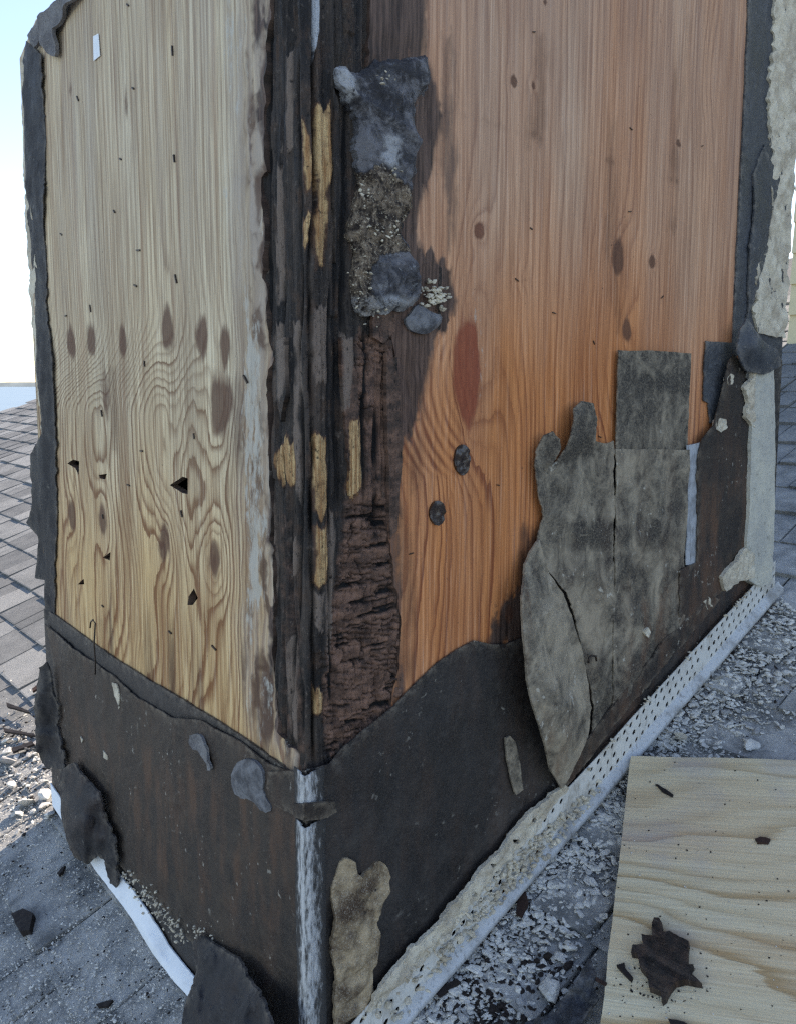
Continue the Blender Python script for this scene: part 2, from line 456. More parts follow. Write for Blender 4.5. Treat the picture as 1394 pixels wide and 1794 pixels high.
def mesh(name, verts, faces, smooth=True, attrs=None):
    me = bpy.data.meshes.new(name)
    me.from_pydata([tuple(map(float, v)) for v in verts], [], [tuple(map(int, f)) for f in faces])
    if attrs:
        for k, a in attrs.items():
            a = np.asarray(a, np.float32)
            if a.ndim == 2:
                at = me.attributes.new(k, 'FLOAT_VECTOR', 'POINT'); at.data.foreach_set('vector', a.ravel())
            else:
                at = me.attributes.new(k, 'FLOAT', 'POINT'); at.data.foreach_set('value', a)
    if smooth:
        me.polygons.foreach_set('use_smooth', np.ones(len(me.polygons), bool))
    me.update()
    return me


def chaikin(poly, n=2):
    P = np.asarray(poly, float)
    for _ in range(n):
        Q = np.roll(P, -1, 0); P = np.stack([0.75 * P + 0.25 * Q, 0.25 * P + 0.75 * Q], 1).reshape(-1, 2)
    return P


def ragged(poly, step, amp, seed=0, closed=True):
    """densify an outline and roughen it"""
    P = np.asarray(poly, float); out = []
    n = len(P)
    for i in range(n if closed else n - 1):
        a = P[i]; b = P[(i + 1) % n]; L = np.linalg.norm(b - a)
        k = max(1, int(round(L / step)))
        for j in range(k): out.append(a + (b - a) * j / k)
    Q = np.array(out)
    s = np.arange(len(Q)) * 0.37
    d = np.roll(Q, -1, 0) - np.roll(Q, 1, 0); ln = np.linalg.norm(d, axis=1) + 1e-9
    nrm = np.stack([-d[:, 1], d[:, 0]], 1) / ln[:, None]
    s = s / 0.37
    loc = sstep(0.25, 0.75, vnoise(s * 0.06, s * 0 + seed + 5, seed + 2))
    w = amp * (1.2 * fbm(s * 0.07, s * 0 + seed, seed, 3) + (0.25 + 0.9 * loc) * fbm(s * 0.33, s * 0 + seed + 3, seed + 5, 3, 0.6) + 0.35 * loc * (vnoise(s * 1.7, s * 0 + seed + 9, seed + 8) * 2 - 1))
    return Q + nrm * np.asarray(w)[:, None]


def triangulate(outline, step, holes=(), jit=0.25):
    """fill an outline with an even scatter of points; returns 2D points and triangles"""
    O = np.asarray(outline, float)
    lo = O.min(0); hi = O.max(0)
    nx = int((hi[0] - lo[0]) / step) + 2; ny = int((hi[1] - lo[1]) / step) + 2
    gx, gy = np.meshgrid(np.arange(nx), np.arange(ny))
    g = np.stack([lo[0] + (gx + 0.5 * (gy % 2)) * step, lo[1] + gy * step], -1).reshape(-1, 2).astype(float)
    g += rng.uniform(-jit, jit, g.shape) * step
    keep = sdf(g[:, 0], g[:, 1], O) < -step * 0.45
    for h in holes: keep &= np.abs(sdf(g[:, 0], g[:, 1], h)) > step * 0.3
    g = g[keep]
    pts = [O] + [np.asarray(h, float) for h in holes] + [g]
    edges = []; s = 0
    for q in pts[:-1]:
        n = len(q); edges += [(s + i, s + (i + 1) % n) for i in range(n)]; s += n
    allp = np.concatenate(pts)
    vs_, es_, fs_, *_ = delaunay_2d_cdt([Vector(p) for p in allp], edges, [list(range(len(O)))], 1, 1e-7)
    V = np.array([(v.x, v.y) for v in vs_]); Fc = np.array([f for f in fs_ if len(f) == 3], int)
    c = V[Fc].mean(1)
    ok = sdf(c[:, 0], c[:, 1], O) < 0
    for h in holes: ok &= sdf(c[:, 0], c[:, 1], h) > 0
    Fc = Fc[ok]
    a = V[Fc]; ar = (a[:, 1, 0] - a[:, 0, 0]) * (a[:, 2, 1] - a[:, 0, 1]) - (a[:, 1, 1] - a[:, 0, 1]) * (a[:, 2, 0] - a[:, 0, 0])
    Fc[ar < 0] = Fc[ar < 0][:, ::-1]
    return V, Fc


def solidify(P, Fc, back, flip):
    """front surface P, back surface, sides along the rim"""
    n = len(P)
    Fc = Fc[:, ::-1] if flip else Fc
    e = np.concatenate([Fc[:, [0, 1]], Fc[:, [1, 2]], Fc[:, [2, 0]]])
    key = {(int(a), int(b)) for a, b in e}
    rim = [(a, b) for a, b in key if (b, a) not in key]
    V = np.concatenate([P, back])
    faces = [tuple(f) for f in Fc] + [tuple(n + x for x in f[::-1]) for f in Fc]
    # separate rim vertices keep the edge crisp
    m = 2 * n; idx = {}
    extra = []
    for a, b in rim:
        for q in (a, b):
            if q not in idx:
                idx[q] = m + len(extra); extra.append(P[q]); extra.append(back[q])
        faces.append((idx[b], idx[a], idx[a] + 1, idx[b] + 1))
    if extra: V = np.concatenate([V, np.array(extra)])
    src = np.concatenate([np.arange(n), np.arange(n)] + ([np.repeat(np.array(list(idx.keys())), 2)] if idx else []))
    return V, faces, src


def sheet(name, side, outline, mat, parent, off, thick, step, domain='px', holes=(), fields=None, disp=None, label=None,
          amp=0.0, rstep=None, seed=1, offset_map=None, clamp=None, rim=False, edge=None):
    """a sheet of real thickness on (or standing off) a face.  The outline is in photo pixels (measured on the face)
    or in metres; disp(u, v, px) adds stand-off, fields(...) gives per-vertex values for the material."""
    onf = on_left if side == 'L' else on_right if side == 'R' else on_roof
    rim = rim or mat.name.endswith('felt')
    if amp or rstep: outline = ragged(outline, min(rstep or step, 4.5) if domain == 'px' else (rstep or step), amp, seed)
    if domain == 'px':
        if offset_map is None:
            O = onf(np.array([p[0] for p in outline], float), np.array([p[1] for p in outline], float), off)
            hs = [onf(np.array([p[0] for p in h], float), np.array([p[1] for p in h], float), off) for h in holes]
            ax = [1, 2] if side == 'L' else [0, 2] if side == 'R' else [0, 1]
            O = O[:, ax]; hs = [h[:, ax] for h in hs]
            if clamp: O[:, 0] = np.clip(O[:, 0], clamp[0], clamp[1])
            stp = step
            V, Fc = triangulate(O, stp, hs)
        else:
            V, Fc = triangulate(outline, step, holes)
            o_ = off + offset_map(V[:, 0], V[:, 1])
            Pw = onf(V[:, 0], V[:, 1], o_)
    else:
        V, Fc = triangulate(outline, step, holes)
    if offset_map is None or domain != 'px':
        u, v = V[:, 0], V[:, 1]
        d0 = np.full(len(u), off)
        if side == 'L': Pw = np.stack([-d0, u, v], 1)
        elif side == 'R': Pw = np.stack([u, -d0, v], 1)
        else: Pw = np.stack([u, v, TP * u + d0], 1)
    px = to_px(Pw)
    if side == 'L': U, Vv = Pw[:, 1], Pw[:, 2]; nrm = np.array([-1., 0, 0])
    elif side == 'R': U, Vv = Pw[:, 0], Pw[:, 2]; nrm = np.array([0, -1., 0])
    else: U, Vv = Pw[:, 0] * math.sqrt(1 + TP * TP), Pw[:, 1]; nrm = np.array([-math.sin(PITCH), 0, math.cos(PITCH)])
    if disp is not None: Pw = Pw + np.asarray(disp(U, Vv, px))[:, None] * nrm
    back = Pw - nrm * thick
    VV, faces, src = solidify(Pw, Fc, back, flip=True if (offset_map is not None and domain == 'px') else side == 'L')
    at = {'uvw': np.stack([U, Vv, U * 0], 1)}
    if rim:
        ol = np.asarray(outline, float)[::2]
        dd = -sdf(V[:, 0], V[:, 1], ol if domain != 'px' or offset_map is not None else O[::2])
        at['rim'] = np.exp(-np.maximum(dd, 0) / (0.007 if offset_map is None or domain != 'px' else 6.0))
    if fields is not None: at.update(fields(U, Vv, px))
    at = {k: np.asarray(a, float)[src] for k, a in at.items()}
    for k, a in (edge or {}).items(): at[k][2 * len(Pw):] = a
    me = mesh(name, VV, faces, True, at)
    return link(name, me, mat, parent, label)


# ================================================================== ROOF AND SETTING
def quad_grid(x0, x1, y0, y1, f, nx=1, ny=1):
    V = []; Fq = []
    for j in range(ny + 1):
        for i in range(nx + 1):
            x = x0 + (x1 - x0) * i / nx; y = y0 + (y1 - y0) * j / ny; V.append((x, y, f(x, y)))
    for j in range(ny):
        for i in range(nx):
            a = j * (nx + 1) + i; Fq.append((a, a + 1, a + nx + 2, a + nx + 1))
    return V, Fq


RAKE = 7.55
V, Fq = quad_grid(-7.0, 4.2, -4.5, RAKE, lambda x, y: TP * x - 0.012, 4, 6)
# deck with fascia drop at its rims
n0 = len(V)
V += [(-7.0, -4.5, -4.6), (4.2, -4.5, -4.6), (4.2, RAKE, -4.6), (-7.0, RAKE, -4.6)]
c0, c1, c2, c3 = 0, 4, n0 - 1, n0 - 5
Fq += [(c0, n0, n0 + 1, c1), (c1, n0 + 1, n0 + 2, c2), (c2, n0 + 2, n0 + 3, c3), (c3, n0 + 3, n0, c0)]
roof = link('roof', mesh('roof', V, Fq, False), MAT['shingle'])
tag(roof, 'grey asphalt shingle roof sloping up beside the stripped chimney', kind='structure')

m = Mat('sea_water'); n = m.noise(m.scale(m.pos(), (0.02, 0.02, 0.02)), 1.0, 4, 0.6)
MAT['sea'] = m.done(m.mix(n, srgb(92, 112, 126), srgb(116, 134, 144)), 0.5, m.bump(n, 0.3, 0.5), 0.5)
V, Fq = quad_grid(-9000, 9000, -9000, 9000, lambda x, y: -9.0, 6, 6)
tag(link('water', mesh('water', V, Fq, False), MAT['sea']), 'pale flat water reaching to the horizon', kind='structure')
MAT['shore'] = mat_flat('far_shore', srgb(120, 130, 132), 0.9, 0.1, 0.4, 0.01)
V = []; Fq = []
for i in range(81):
    x = -4500 + i * 120; z = 14 + 16 * vnoise(np.array([i * 0.7]), np.array([0.5]), 5)[0]
    V += [(x, 6000, -9), (x, 6040, z), (x, 6500, -9)]
for i in range(80):
    a = i * 3; Fq += [(a, a + 3, a + 4, a + 1), (a + 1, a + 4, a + 5, a + 2)]
tag(link('far_shore', mesh('far_shore', V, Fq), MAT['shore']), 'low wooded shore on the far side of the water', kind='structure')

# ---- shingles: courses run along y, butts face downslope (-x)
EXPO = 0.127                                  # run in x of one course
SL = math.sqrt(1 + TP * TP)


def shingle_mesh(w, thick, notch):
    L = (EXPO + 0.02) * SL
    V = [(0, 0, 0), (0, w, 0), (L, w, 0), (L, 0, 0),
         (0.0, 0.001, thick), (notch, w - 0.001, thick), (L, w, 0.0012), (L, 0, 0.0012),
         (0.004, 0.002, thick + 0.0006), (0.004, w - 0.002, thick + 0.0006)]
    Fs = [(0, 4, 5, 1), (4, 8, 9, 5), (8, 7, 6, 9), (0, 3, 7, 8, 4), (1, 5, 9, 6, 2)]
    return V, Fs


WIDTHS = [0.07, 0.10, 0.13, 0.17, 0.22]
variants = []
for w in WIDTHS:
    for t in (0.006, 0.011):
        Vv, Fs = shingle_mesh(w - 0.004, t, random.uniform(-0.003, 0.003)); variants.append((w, t, Vv, Fs, None))
var_mesh = {}
tabs = []
for i in range(-22, 26):
    x = i * EXPO + 0.098
    y = -3.4 + random.uniform(0, 0.2)
    alt = random.random() < 0.5
    while y < RAKE - 0.05:
        k = random.randrange(5); alt = not alt
        vi = k * 2 + (1 if (alt and random.random() < 0.8) else 0)
        w = WIDTHS[k]
        xc, yc = x + EXPO / 2, y + w / 2
        inside_ch = (x > 0.03) and (x + EXPO < 1.1) and (y > 0.03) and (y + w < 0.93)
        if not inside_ch: tabs.append((x, y, vi, xc, yc))
        y += w
rot = Matrix.Rotation(-PITCH, 4, 'Y')
rank = []
for t in tabs:
    p = np.array([t[3], t[4], TP * t[3]]); q = (p - CAM) @ M3
    if q[2] < 0.1: rank.append(-1); continue
    s = to_px(p); vis = -60 < s[0] < W_ + 60 and 650 < s[1] < H_ + 120
    hidden = (t[3] > -0.0 and t[4] > 0.03 and s[0] > 95)          # behind the chimney
    rank.append(1 / np.linalg.norm(p - CAM) if vis and not hidden else -1)
order = np.argsort(-np.array(rank))
solo = set(int(i) for i in order[:300] if rank[int(i)] > 0)
SV, SF = [], []
for i, t in enumerate(tabs):
    w, th, Vv, Fs, _ = variants[t[2]]
    mt = Matrix.Translation((t[0], t[1], TP * t[0] - 0.004 + random.uniform(0, 0.0012))) @ rot @ Matrix.Rotation(random.uniform(-.006, .006), 4, 'Z')
    if i in solo:
        if t[2] not in var_mesh:
            var_mesh[t[2]] = mesh('shingle', Vv, Fs, False); var_mesh[t[2]].materials.append(MAT['shingle'])
        o = link('shingle', var_mesh[t[2]], None, roof); o.matrix_world = mt
    else:
        b = len(SV); SV += [tuple(mt @ Vector(q)) for q in Vv]; SF += [tuple(b + q for q in f) for f in Fs]
tag(link('shingle_field', mesh('shingle_field', SV, SF, False), MAT['shingle'], roof), kind='stuff')

# ---- storey wall with lap siding, upslope to the right
sw = empty('siding_wall', (2.75, -0.5, TP * 2.75))
tag(sw, 'cream lap siding wall rising above the roof at the right edge', 'wall')


def box(name, c, s, mat, parent=None, rot=None, label=None):
    x, y, z = [q / 2 for q in s]
    V = [(-x, -y, -z), (x, -y, -z), (x, y, -z), (-x, y, -z), (-x, -y, z), (x, -y, z), (x, y, z), (-x, y, z)]
    Fq = [(0, 3, 2, 1), (4, 5, 6, 7), (0, 1, 5, 4), (1, 2, 6, 5), (2, 3, 7, 6), (3, 0, 4, 7)]
    o = link(name, mesh(name, V, Fq, False), mat, parent, label)
    o.location = c
    if rot: o.rotation_euler = rot
    return o


box('wall_core', (0.06, 0, 0.7), (0.1, 2.3, 3.4), MAT['siding'], sw)
V = [(0, -1.17, 0), (0, 1.17, 0), (-0.018, 1.17, 0.002), (-0.018, -1.17, 0.002), (-0.004, -1.17, 0.125), (-0.004, 1.17, 0.125), (0, 1.17, 0.125), (0, -1.17, 0.125)]
Fq = [(0, 1, 2, 3), (3, 2, 5, 4), (4, 5, 6, 7), (0, 3, 4, 7), (1, 6, 5, 2)]
lap = mesh('siding_board', V, Fq, False); lap.materials.append(MAT['siding'])
for i in range(21):
    o = link('siding_board', lap, None, sw); o.location = (0.0, 0, -0.25 + i * 0.118)

# ================================================================== CHIMNEY
ch = empty('chimney', (0, 0, 0))
tag(ch, 'wood-framed chimney chase stripped to plywood with a rotten black corner', 'chimney')
WL, WR, ZT = 0.938, 1.150, 2.15

# core behind the sheathing (seen through holes and cracks)
for y1_, z0_, z1_ in ((WL - .02, -0.2, 1.42), (0.50, 1.42, ZT)):
    V = [(0.02, 0.02, z0_), (WR - .03, 0.02, z0_), (WR - .03, y1_, z0_), (0.02, y1_, z0_)]
    V += [(a, b, z1_) for a, b, c in V]
    link('core', mesh('core', V, [(0, 1, 5, 4), (1, 2, 6, 5), (2, 3, 7, 6), (3, 0, 4, 7), (4, 5, 6, 7)], False), MAT['wall_dark'], ch)

def knots_field(U, Vv, px, knots, onf):
    """ring coordinate bumps and dark cores for a list of knots (px, py, rx, ry, strength, dark, red)"""
    hb = np.zeros(len(U)); kn = np.zeros(len(U)); rd = np.zeros(len(U))
    wu = fbm(U * 70, Vv * 14, 991, 3); wv_ = fbm(U * 40, Vv * 18, 992, 3)
    for kx, ky, rx, ry, s, dk, red in knots:
        c = onf(kx, ky); a = onf(kx + rx, ky); b = onf(kx, ky + ry)
        i = 1 if onf is on_left else 0
        ru = abs(a[i] - c[i]); rv = abs(b[2] - c[2])
        du = (U - c[i]) / ru + 0.35 * wu; dv = (Vv - c[2]) / rv + 0.4 * wv_
        dv = np.where(dv > 0, dv * 0.85, dv * 1.15)
        r2 = du * du + dv * dv
        hb += s * np.exp(-r2 / 5.0)
        rr = np.sqrt(du * du + np.abs(dv) ** 1.6)
        kk = dk * (1 - sstep(0.3, 1.6, rr)) * 1.1; kn = np.maximum(kn, kk)
        if red: rd = np.maximum(rd, red * np.exp(-r2 / 2))
    return hb, kn, rd


# ---- left sheathing panel (its far upper corner is broken away)
CUT = [(WL, float(on_left(44., 92., 0.012)[2])), tuple(on_left(62., 34., 0.012)[1:]), tuple(on_left(110., -12., 0.012)[1:]), (0.60, 1.78), (0.52, ZT)]
L_EDGE = [(472, -1100), (470, -300), (476, 0), (467, 50), (457, 187), (463, 300), (454, 311), (464, 401), (461, 495), (468, 590), (471, 639),
          (466, 720), (469, 800), (473, 929), (478, 1054), (469, 1080), (473, 1174), (487, 1281), (528, 1335), (530, 1500), (530, 2050)]
e = on_left(np.array([p[0] for p in L_EDGE], float), np.array([p[1] for p in L_EDGE], float), 0.012)[:, 1:]
e = e[(e[:, 1] < ZT) & (e[:, 1] > -0.05)]
e = ragged(e, 0.006, 0.006, 4, closed=False)
outl = np.concatenate([[(e[0, 0], ZT)], e, [(e[-1, 0], -0.1), (WL - 0.004, -0.1), (WL - 0.004, CUT[0][1]), *CUT[1:]]])
HOLES_L = [[(297, 850), (320, 835), (329, 838), (329, 866), (320, 864)],
           [(331, 1045), (340, 1031), (347, 1048), (338, 1060), (329, 1060)],
           [(118, 812), (128, 805), (139, 808), (138, 832), (132, 820)],
           [(173, 832), (187, 830), (184, 840), (175, 838)],
           [(180, 977), (194, 967), (193, 982)],
           [(136, 1024), (147, 1014), (148, 1024)]]
hl = [on_left(np.array([p[0] for p in h], float), np.array([p[1] for p in h], float), 0.012)[:, 1:] for h in HOLES_L]
KNOTS_L = [(137, 608, 7, 26, 2.2, .8, 0), (172, 600, 8, 30, 2.5, .8, 0), (229, 603, 6, 25, 2, .9, 0), (308, 588, 9, 38, 3, .95, 0),
           (368, 592, 9, 34, 3, .85, 0), (410, 615, 8, 34, 3, .85, 0), (197, 690, 8, 55, 2, .55, 0), (404, 712, 15, 46, 4, .95, 0),
           (138, 905, 6, 24, 2.5, .75, 0), (192, 910, 7, 24, 2.5, .8, 0), (301, 955, 9, 30, 4, .9, 0), (390, 984, 9, 28, 4.5, .9, 0),
           (235, 190, 3, 28, .6, .6, 0), (136, 160, 3, 14, .4, .5, 0), (330, 700, 10, 60, 3.2, .0, 0), (345, 800, 10, 60, -2.5, 0, 0), (240, 1000, 9, 70, 2.5, 0, 0),
           (350, 1120, 12, 60, 3.0, .0, 0), (160, 1000, 9, 50, 2.5, .25, 0), (290, 1110, 8, 50, 2.2, 0, 0), (420, 1130, 10, 60, 2.0, 0, 0)]


def fields_left(U, Vv, px):
    x, y = px[:, 0], px[:, 1]
    hb, kn, rd = knots_field(U, Vv, px, [(a, b, c_ * 1.25, d_ * 1.15, e_, f_, g_) for a, b, c_, d_, e_, f_, g_ in KNOTS_L], on_left)
    low = sstep(1.00, 0.84, Vv)
    wig = fbm(U * 5, Vv * 0.9, 3, 3)
    cath = fbm(U * 5.5, Vv * 1.8, 21, 3)
    h = U * (62 - 22 * low) + wig * 2.5 + low * (cath * 5.0) + hb * (0.35 + 0.65 * low)
    hue = np.clip(0.10 + 0.95 * sstep(0.95, 0.45, Vv) + 0.25 * fbm(U * 14, Vv * 1.4, 31, 3), 0, 1)
    grey = np.clip(0.30 * sstep(0.8, 1.25, Vv) + 0.3 * fbm(U * 6, Vv * 1.5, 41, 3), 0, 0.55)
    stain = np.zeros(len(U))
    stain += 0.38 * pmask(x, y, [(395, 660), (425, 660), (435, 760), (418, 850), (395, 760)], 16)
    stain += 0.40 * pmask(x, y, [(186, 640), (207, 640), (210, 800), (190, 790)], 9)
    low2 = sstep(0.62, 0.46, Vv)
    stain += 0.55 * low2 * sstep(0.0, 0.5, fbm(U * 26, Vv * 2.2, 5, 3))
    stain += 0.22 * low * sstep(0.1, 0.6, fbm(U * 15, Vv * 2.6, 15, 3))
    stain += 0.25 * sstep(0.15, 0.6, fbm(U * 22, Vv * 1.0, 16, 3))
    edge = np.interp(y, [p[1] for p in L_EDGE], [p[0] for p in L_EDGE])
    dist = edge - x
    fr_ = sstep(62, 4, dist + 22 * fbm(U * 26, Vv * 14, 6, 4))
    stain += 0.85 * fr_ * sstep(-0.25, 0.35, fbm(U * 90, Vv * 24, 62, 4, 0.65))
    char_f = 0.6 * fr_ * sstep(0.15, 0.45, fbm(U * 120, Vv * 20, 64, 3))
    grey = np.clip(grey + 0.5 * fr_, 0, .9)
    char = 0.75 * sstep(9, -2, dist + 9 * fbm(U * 30, Vv * 14, 61, 3))
    char = char + char_f
    char += 0.5 * pmask(x, y, [(430, -200), (475, -200), (470, 90), (440, 90)], 14)
    pale = 0.8 * np.exp(-((x - np.interp(y, [0, 300, 500, 800, 1000, 1300], [402, 396, 425, 447, 447, 455])) / 15) ** 2) * \
        sstep(-0.35, 0.35, fbm(U * 30, Vv * 9, 71, 4)) + 0.55 * sstep(90, 10, dist) * sstep(-0.1, 0.4, fbm(U * 60, Vv * 12, 73, 4))
    grey = np.clip(grey + 0.4 * sstep(80, 20, dist), 0, 0.9)
    ringk = 0.6 + 0.7 * low
    return dict(ring=h, knot=kn, red=rd, hue=hue, grey=grey, stain=stain, char=char, pale=pale, ringk=ringk)


def disp_left(U, Vv, px):
    edge = np.interp(px[:, 1], [p[1] for p in L_EDGE], [p[0] for p in L_EDGE]); dist = edge - px[:, 0]
    return 0.0008 * fbm(U * 30, Vv * 5, 2, 3) - 0.006 * sstep(26, 0, dist) * (0.6 + 0.7 * fbm(U * 40, Vv * 30, 12, 3)) \
        + 0.004 * sstep(80, 30, dist) * fbm(U * 70, Vv * 26, 13, 4)


sheet('sheathing_panel', 'L', outl, MAT['ply_left'], ch, 0.012, 0.012, 0.0062, 'uv', hl, fields_left, disp_left,
      'pale greyish plywood with knots and small torn holes', edge=dict(char=1.3))  # weathered rim, plus recess shade painted black on hole walls and edge sides

# ---- right sheathing panel
R_EDGE = [(640, -1400), (650, -300), (652, 0), (652, 90), (640, 200), (642, 330), (650, 430), (660, 540), (688, 586), (701, 657), (703, 730), (697, 790), (680, 850),
          (681, 940), (692, 978), (699, 1040), (703, 1110), (701, 1174), (689, 1228), (684, 1300), (680, 1500), (680, 2000)]
e = on_right(np.array([p[0] for p in R_EDGE], float), np.array([p[1] for p in R_EDGE], float), 0.012)[:, [0, 2]]
e = e[(e[:, 1] < ZT) & (e[:, 1] > -0.05)]
e = ragged(e, 0.005, 0.003, 9, closed=False)
outl = np.concatenate([[(WR - 0.004, ZT), (WR - 0.004, -0.1), (e[-1, 0], -0.1)], e[::-1], [(e[0, 0], ZT)]])
KNOTS_R = [(808, 655, 21, 88, 5, 1.2, 1.4), (828, 408, 9, 15, 1.6, 1, .3), (888, 150, 6, 11, 1, 1.1, 0), (921, 155, 4, 7, .6, 1, 0), (1070, 455, 12, 30, 2, .95, 0),
           (1130, 460, 6, 12, 1.2, 1, 0), (1087, 580, 8, 24, 1.6, .85, 0), (1176, 255, 4, 7, .5, 1, 0), (943, 10, 4, 7, .5, .9, 0), (1055, 640, 26, 70, 3.0, 0, 0),
           (905, 490, 8, 10, .8, .45, 0), (1145, 40, 5, 5, .5, .4, 0), (735, 880, 40, 120, -3.0, 0, 0), (1230, 130, 14, 60, 2.0, 0, 0), (880, 1075, 8, 16, 1, .9, 0)]


def fields_right(U, Vv, px):
    x, y = warp(px, 3, 10, 34)
    hb, kn, rd = knots_field(U, Vv, px, KNOTS_R, on_right)
    wig = fbm(U * 5, Vv * 0.8, 103, 3)
    cath = fbm(U * 6, Vv * 1.6, 121, 3)
    low = sstep(1.0, 0.8, Vv)
    # the grain sweeps in an arc left of the red knot
    h = U * 66 + wig * 2.2 + low * cath * 2.2 + hb
    x0, y0 = px[:, 0], px[:, 1]
    rad = np.sqrt(((x0 - 872) / 1.0) ** 2 + ((y0 - 668) / 1.35) ** 2)
    aw = pmask(x0, y0, [(690, 800), (705, 760), (745, 650), (765, 585), (788, 600), (790, 690), (810, 780), (800, 830), (740, 830)], 26)
    arcw = sstep(0.25, 0.7, aw)
    hue = np.clip(0.18 + 0.8 * sstep(1.20, 0.76, Vv + 0.08 * fbm(U * 5, Vv * 3, 9, 3)) + 0.45 * fbm(U * 9, Vv * 1.6, 131, 4), 0, 1)
    grey = np.clip(0.40 * sstep(1.1, 1.5, Vv) + 0.22 * fbm(U * 8, Vv * 1.2, 141, 3), 0, 0.6)
    stain = 0.45 * np.exp(-((Vv - (on_right(870, 225)[2] + on_right(1230, 335)[2]) / 2) / 0.0022) ** 2) * sstep(-0.3, 0.2, fbm(U * 9, Vv * 0 + 3, 19, 2))
    stain += 0.42 * pmask(x, y, [(1060, 200), (1085, 200), (1085, 470), (1095, 600), (1070, 600), (1055, 430)], 12)
    stain += 0.40 * pmask(x, y, [(940, 60), (965, 60), (960, 240), (930, 260)], 12)
    stain += 0.35 * pmask(x, y, [(1190, 30), (1215, 30), (1195, 400), (1175, 400)], 10)
    stain += 0.45 * pmask(x, y, [(700, 880), (725, 950), (730, 1170), (690, 1230), (690, 900)], 16)
    stain += 0.9 * pmask(x, y, [(915, 930), (960, 900), (960, 1150), (845, 1140), (872, 1085), (900, 1050)], 14)
    stain += 0.35 * pmask(x, y, [(700, 780), (740, 760), (780, 800), (740, 870), (700, 850)], 18)
    stain += 0.5 * fbm(U * 10, Vv * 1.3, 151, 4) + 0.3 * sstep(0.25, 0.6, fbm(U * 22, Vv * 0.9, 152, 3))
    char = 1.0 * pmask(x, y, [(600, -300), (742, -300), (746, 120), (764, 200), (756, 290), (728, 350), (728, 420), (785, 470), (796, 535), (765, 580), (752, 640),
                              (742, 735), (715, 775), (690, 790), (600, 790)], 24)
    char += 0.55 * pmask(x, y, [(655, 90), (742, 110), (764, 200), (752, 300), (726, 360), (732, 430), (786, 478), (796, 555), (720, 610), (650, 580)], 16)
    char += 0.55 * pmask(x, y, [(775, 40), (800, 60), (806, 300), (798, 450), (782, 450), (768, 300)], 14)
    char += 0.6 * pmask(x, y, [(660, 780), (702, 780), (706, 1230), (680, 1240)], 7)
    char += 0.8 * pmask(x, y, [(890, 1040), (960, 980), (960, 1160), (850, 1140), (860, 1100)], 12)
    pale = 0.35 * pmask(x, y, [(812, 480), (835, 500), (850, 640), (840, 720), (822, 560)], 10)
    ringk = 0.55 + 0.6 * low + 0.35 * aw
    return dict(ring2=-rad / 13.0, arcw=arcw, ring=h, knot=kn, red=rd, hue=hue, grey=grey, stain=stain, char=char, pale=pale, ringk=ringk)


def disp_right(U, Vv, px):
    edge = np.interp(px[:, 1], [p[1] for p in R_EDGE], [p[0] for p in R_EDGE]); dist = px[:, 0] - edge
    rz_ = pmask(px[:, 0], px[:, 1], [(640, 60), (745, 80), (768, 200), (755, 300), (730, 360), (735, 430), (786, 478), (796, 555), (740, 760), (690, 790), (640, 600)], 16)
    return 0.0006 * fbm(U * 30, Vv * 5, 2, 3) + rz_ * (0.004 * fbm(U * 110, Vv * 16, 14, 4, 0.65) - 0.002) - 0.004 * sstep(26, 0, dist) * (0.6 + 0.6 * fbm(U * 40, Vv * 30, 12, 3))


sheet('sheathing_panel', 'R', outl, MAT['ply_right'], ch, 0.012, 0.012, 0.0060, 'uv', (), fields_right, disp_right,
      'orange-brown plywood with a long red knot, blackened at its edge', edge=dict(char=1.3))

# two plain panels close the far sides of the box
box('sheathing_panel', (WR - 0.006, WL / 2, 0.61), (0.012, WL - 0.03, 1.62), MAT['wall_dark'], ch, label='far side panel of the chase')
box('sheathing_panel', (WR / 2, WL - 0.010, 0.61), (WR - 0.03, 0.012, 1.62), MAT['wall_dark'], ch, label='far back panel of the chase')

# ---- rotten corner post: one unrolled surface, s<0 left side, s>0 right side
TAN = [[(550, 190), (575, 188), (578, 300), (572, 320), (575, 350), (567, 465), (553, 460), (556, 330), (549, 300)],
       [(531, 215), (540, 235), (545, 330), (538, 340), (533, 290)],
       [(489, 775), (518, 765), (520, 840), (497, 847), (486, 810)], [(547, 765), (570, 775), (572, 890), (562, 905), (548, 895)],
       [(548, 920), (572, 920), (573, 1015), (551, 1018)], [(547, 1208), (563, 1208), (566, 1250), (549, 1250)],
       [(612, 738), (630, 735), (628, 855), (611, 868)], [(534, 380), (545, 380), (545, 430), (536, 430)], [(608, 850), (620, 850), (617, 868), (609, 868)]]
TANW = [[(550, 540), (574, 540), (574, 680), (552, 680)], [(504, 1125), (521, 1125), (526, 1300), (512, 1300)], [(549, 1030), (572, 1030), (566, 1100), (551, 1100)],
        [(480, 560), (502, 560), (500, 700), (482, 700)], [(598, 590), (620, 590), (616, 720), (602, 720)], [(470, 880), (480, 880), (484, 1060), (472, 1070)],
        [(508, 940), (520, 940), (520, 1000), (510, 1000)], [(484, 300), (496, 280), (500, 520), (486, 540)], [(515, 560), (528, 560), (530, 900), (518, 860)],
        [(576, 900), (588, 900), (584, 1120), (574, 1180)], [(500, 100), (512, 90), (512, 260), (502, 260)]]
BROWN = [[(606, 880), (640, 830), (690, 880), (698, 1100), (700, 1225), (640, 1295), (575, 1325), (566, 1180), (590, 1040)],
         [(618, 585), (690, 560), (700, 760), (680, 860), (640, 840), (622, 720)], [(480, 900), (520, 900), (540, 1330), (490, 1290)],
         [(655, -200), (755, -200), (755, 300), (700, 320), (660, 100)]]
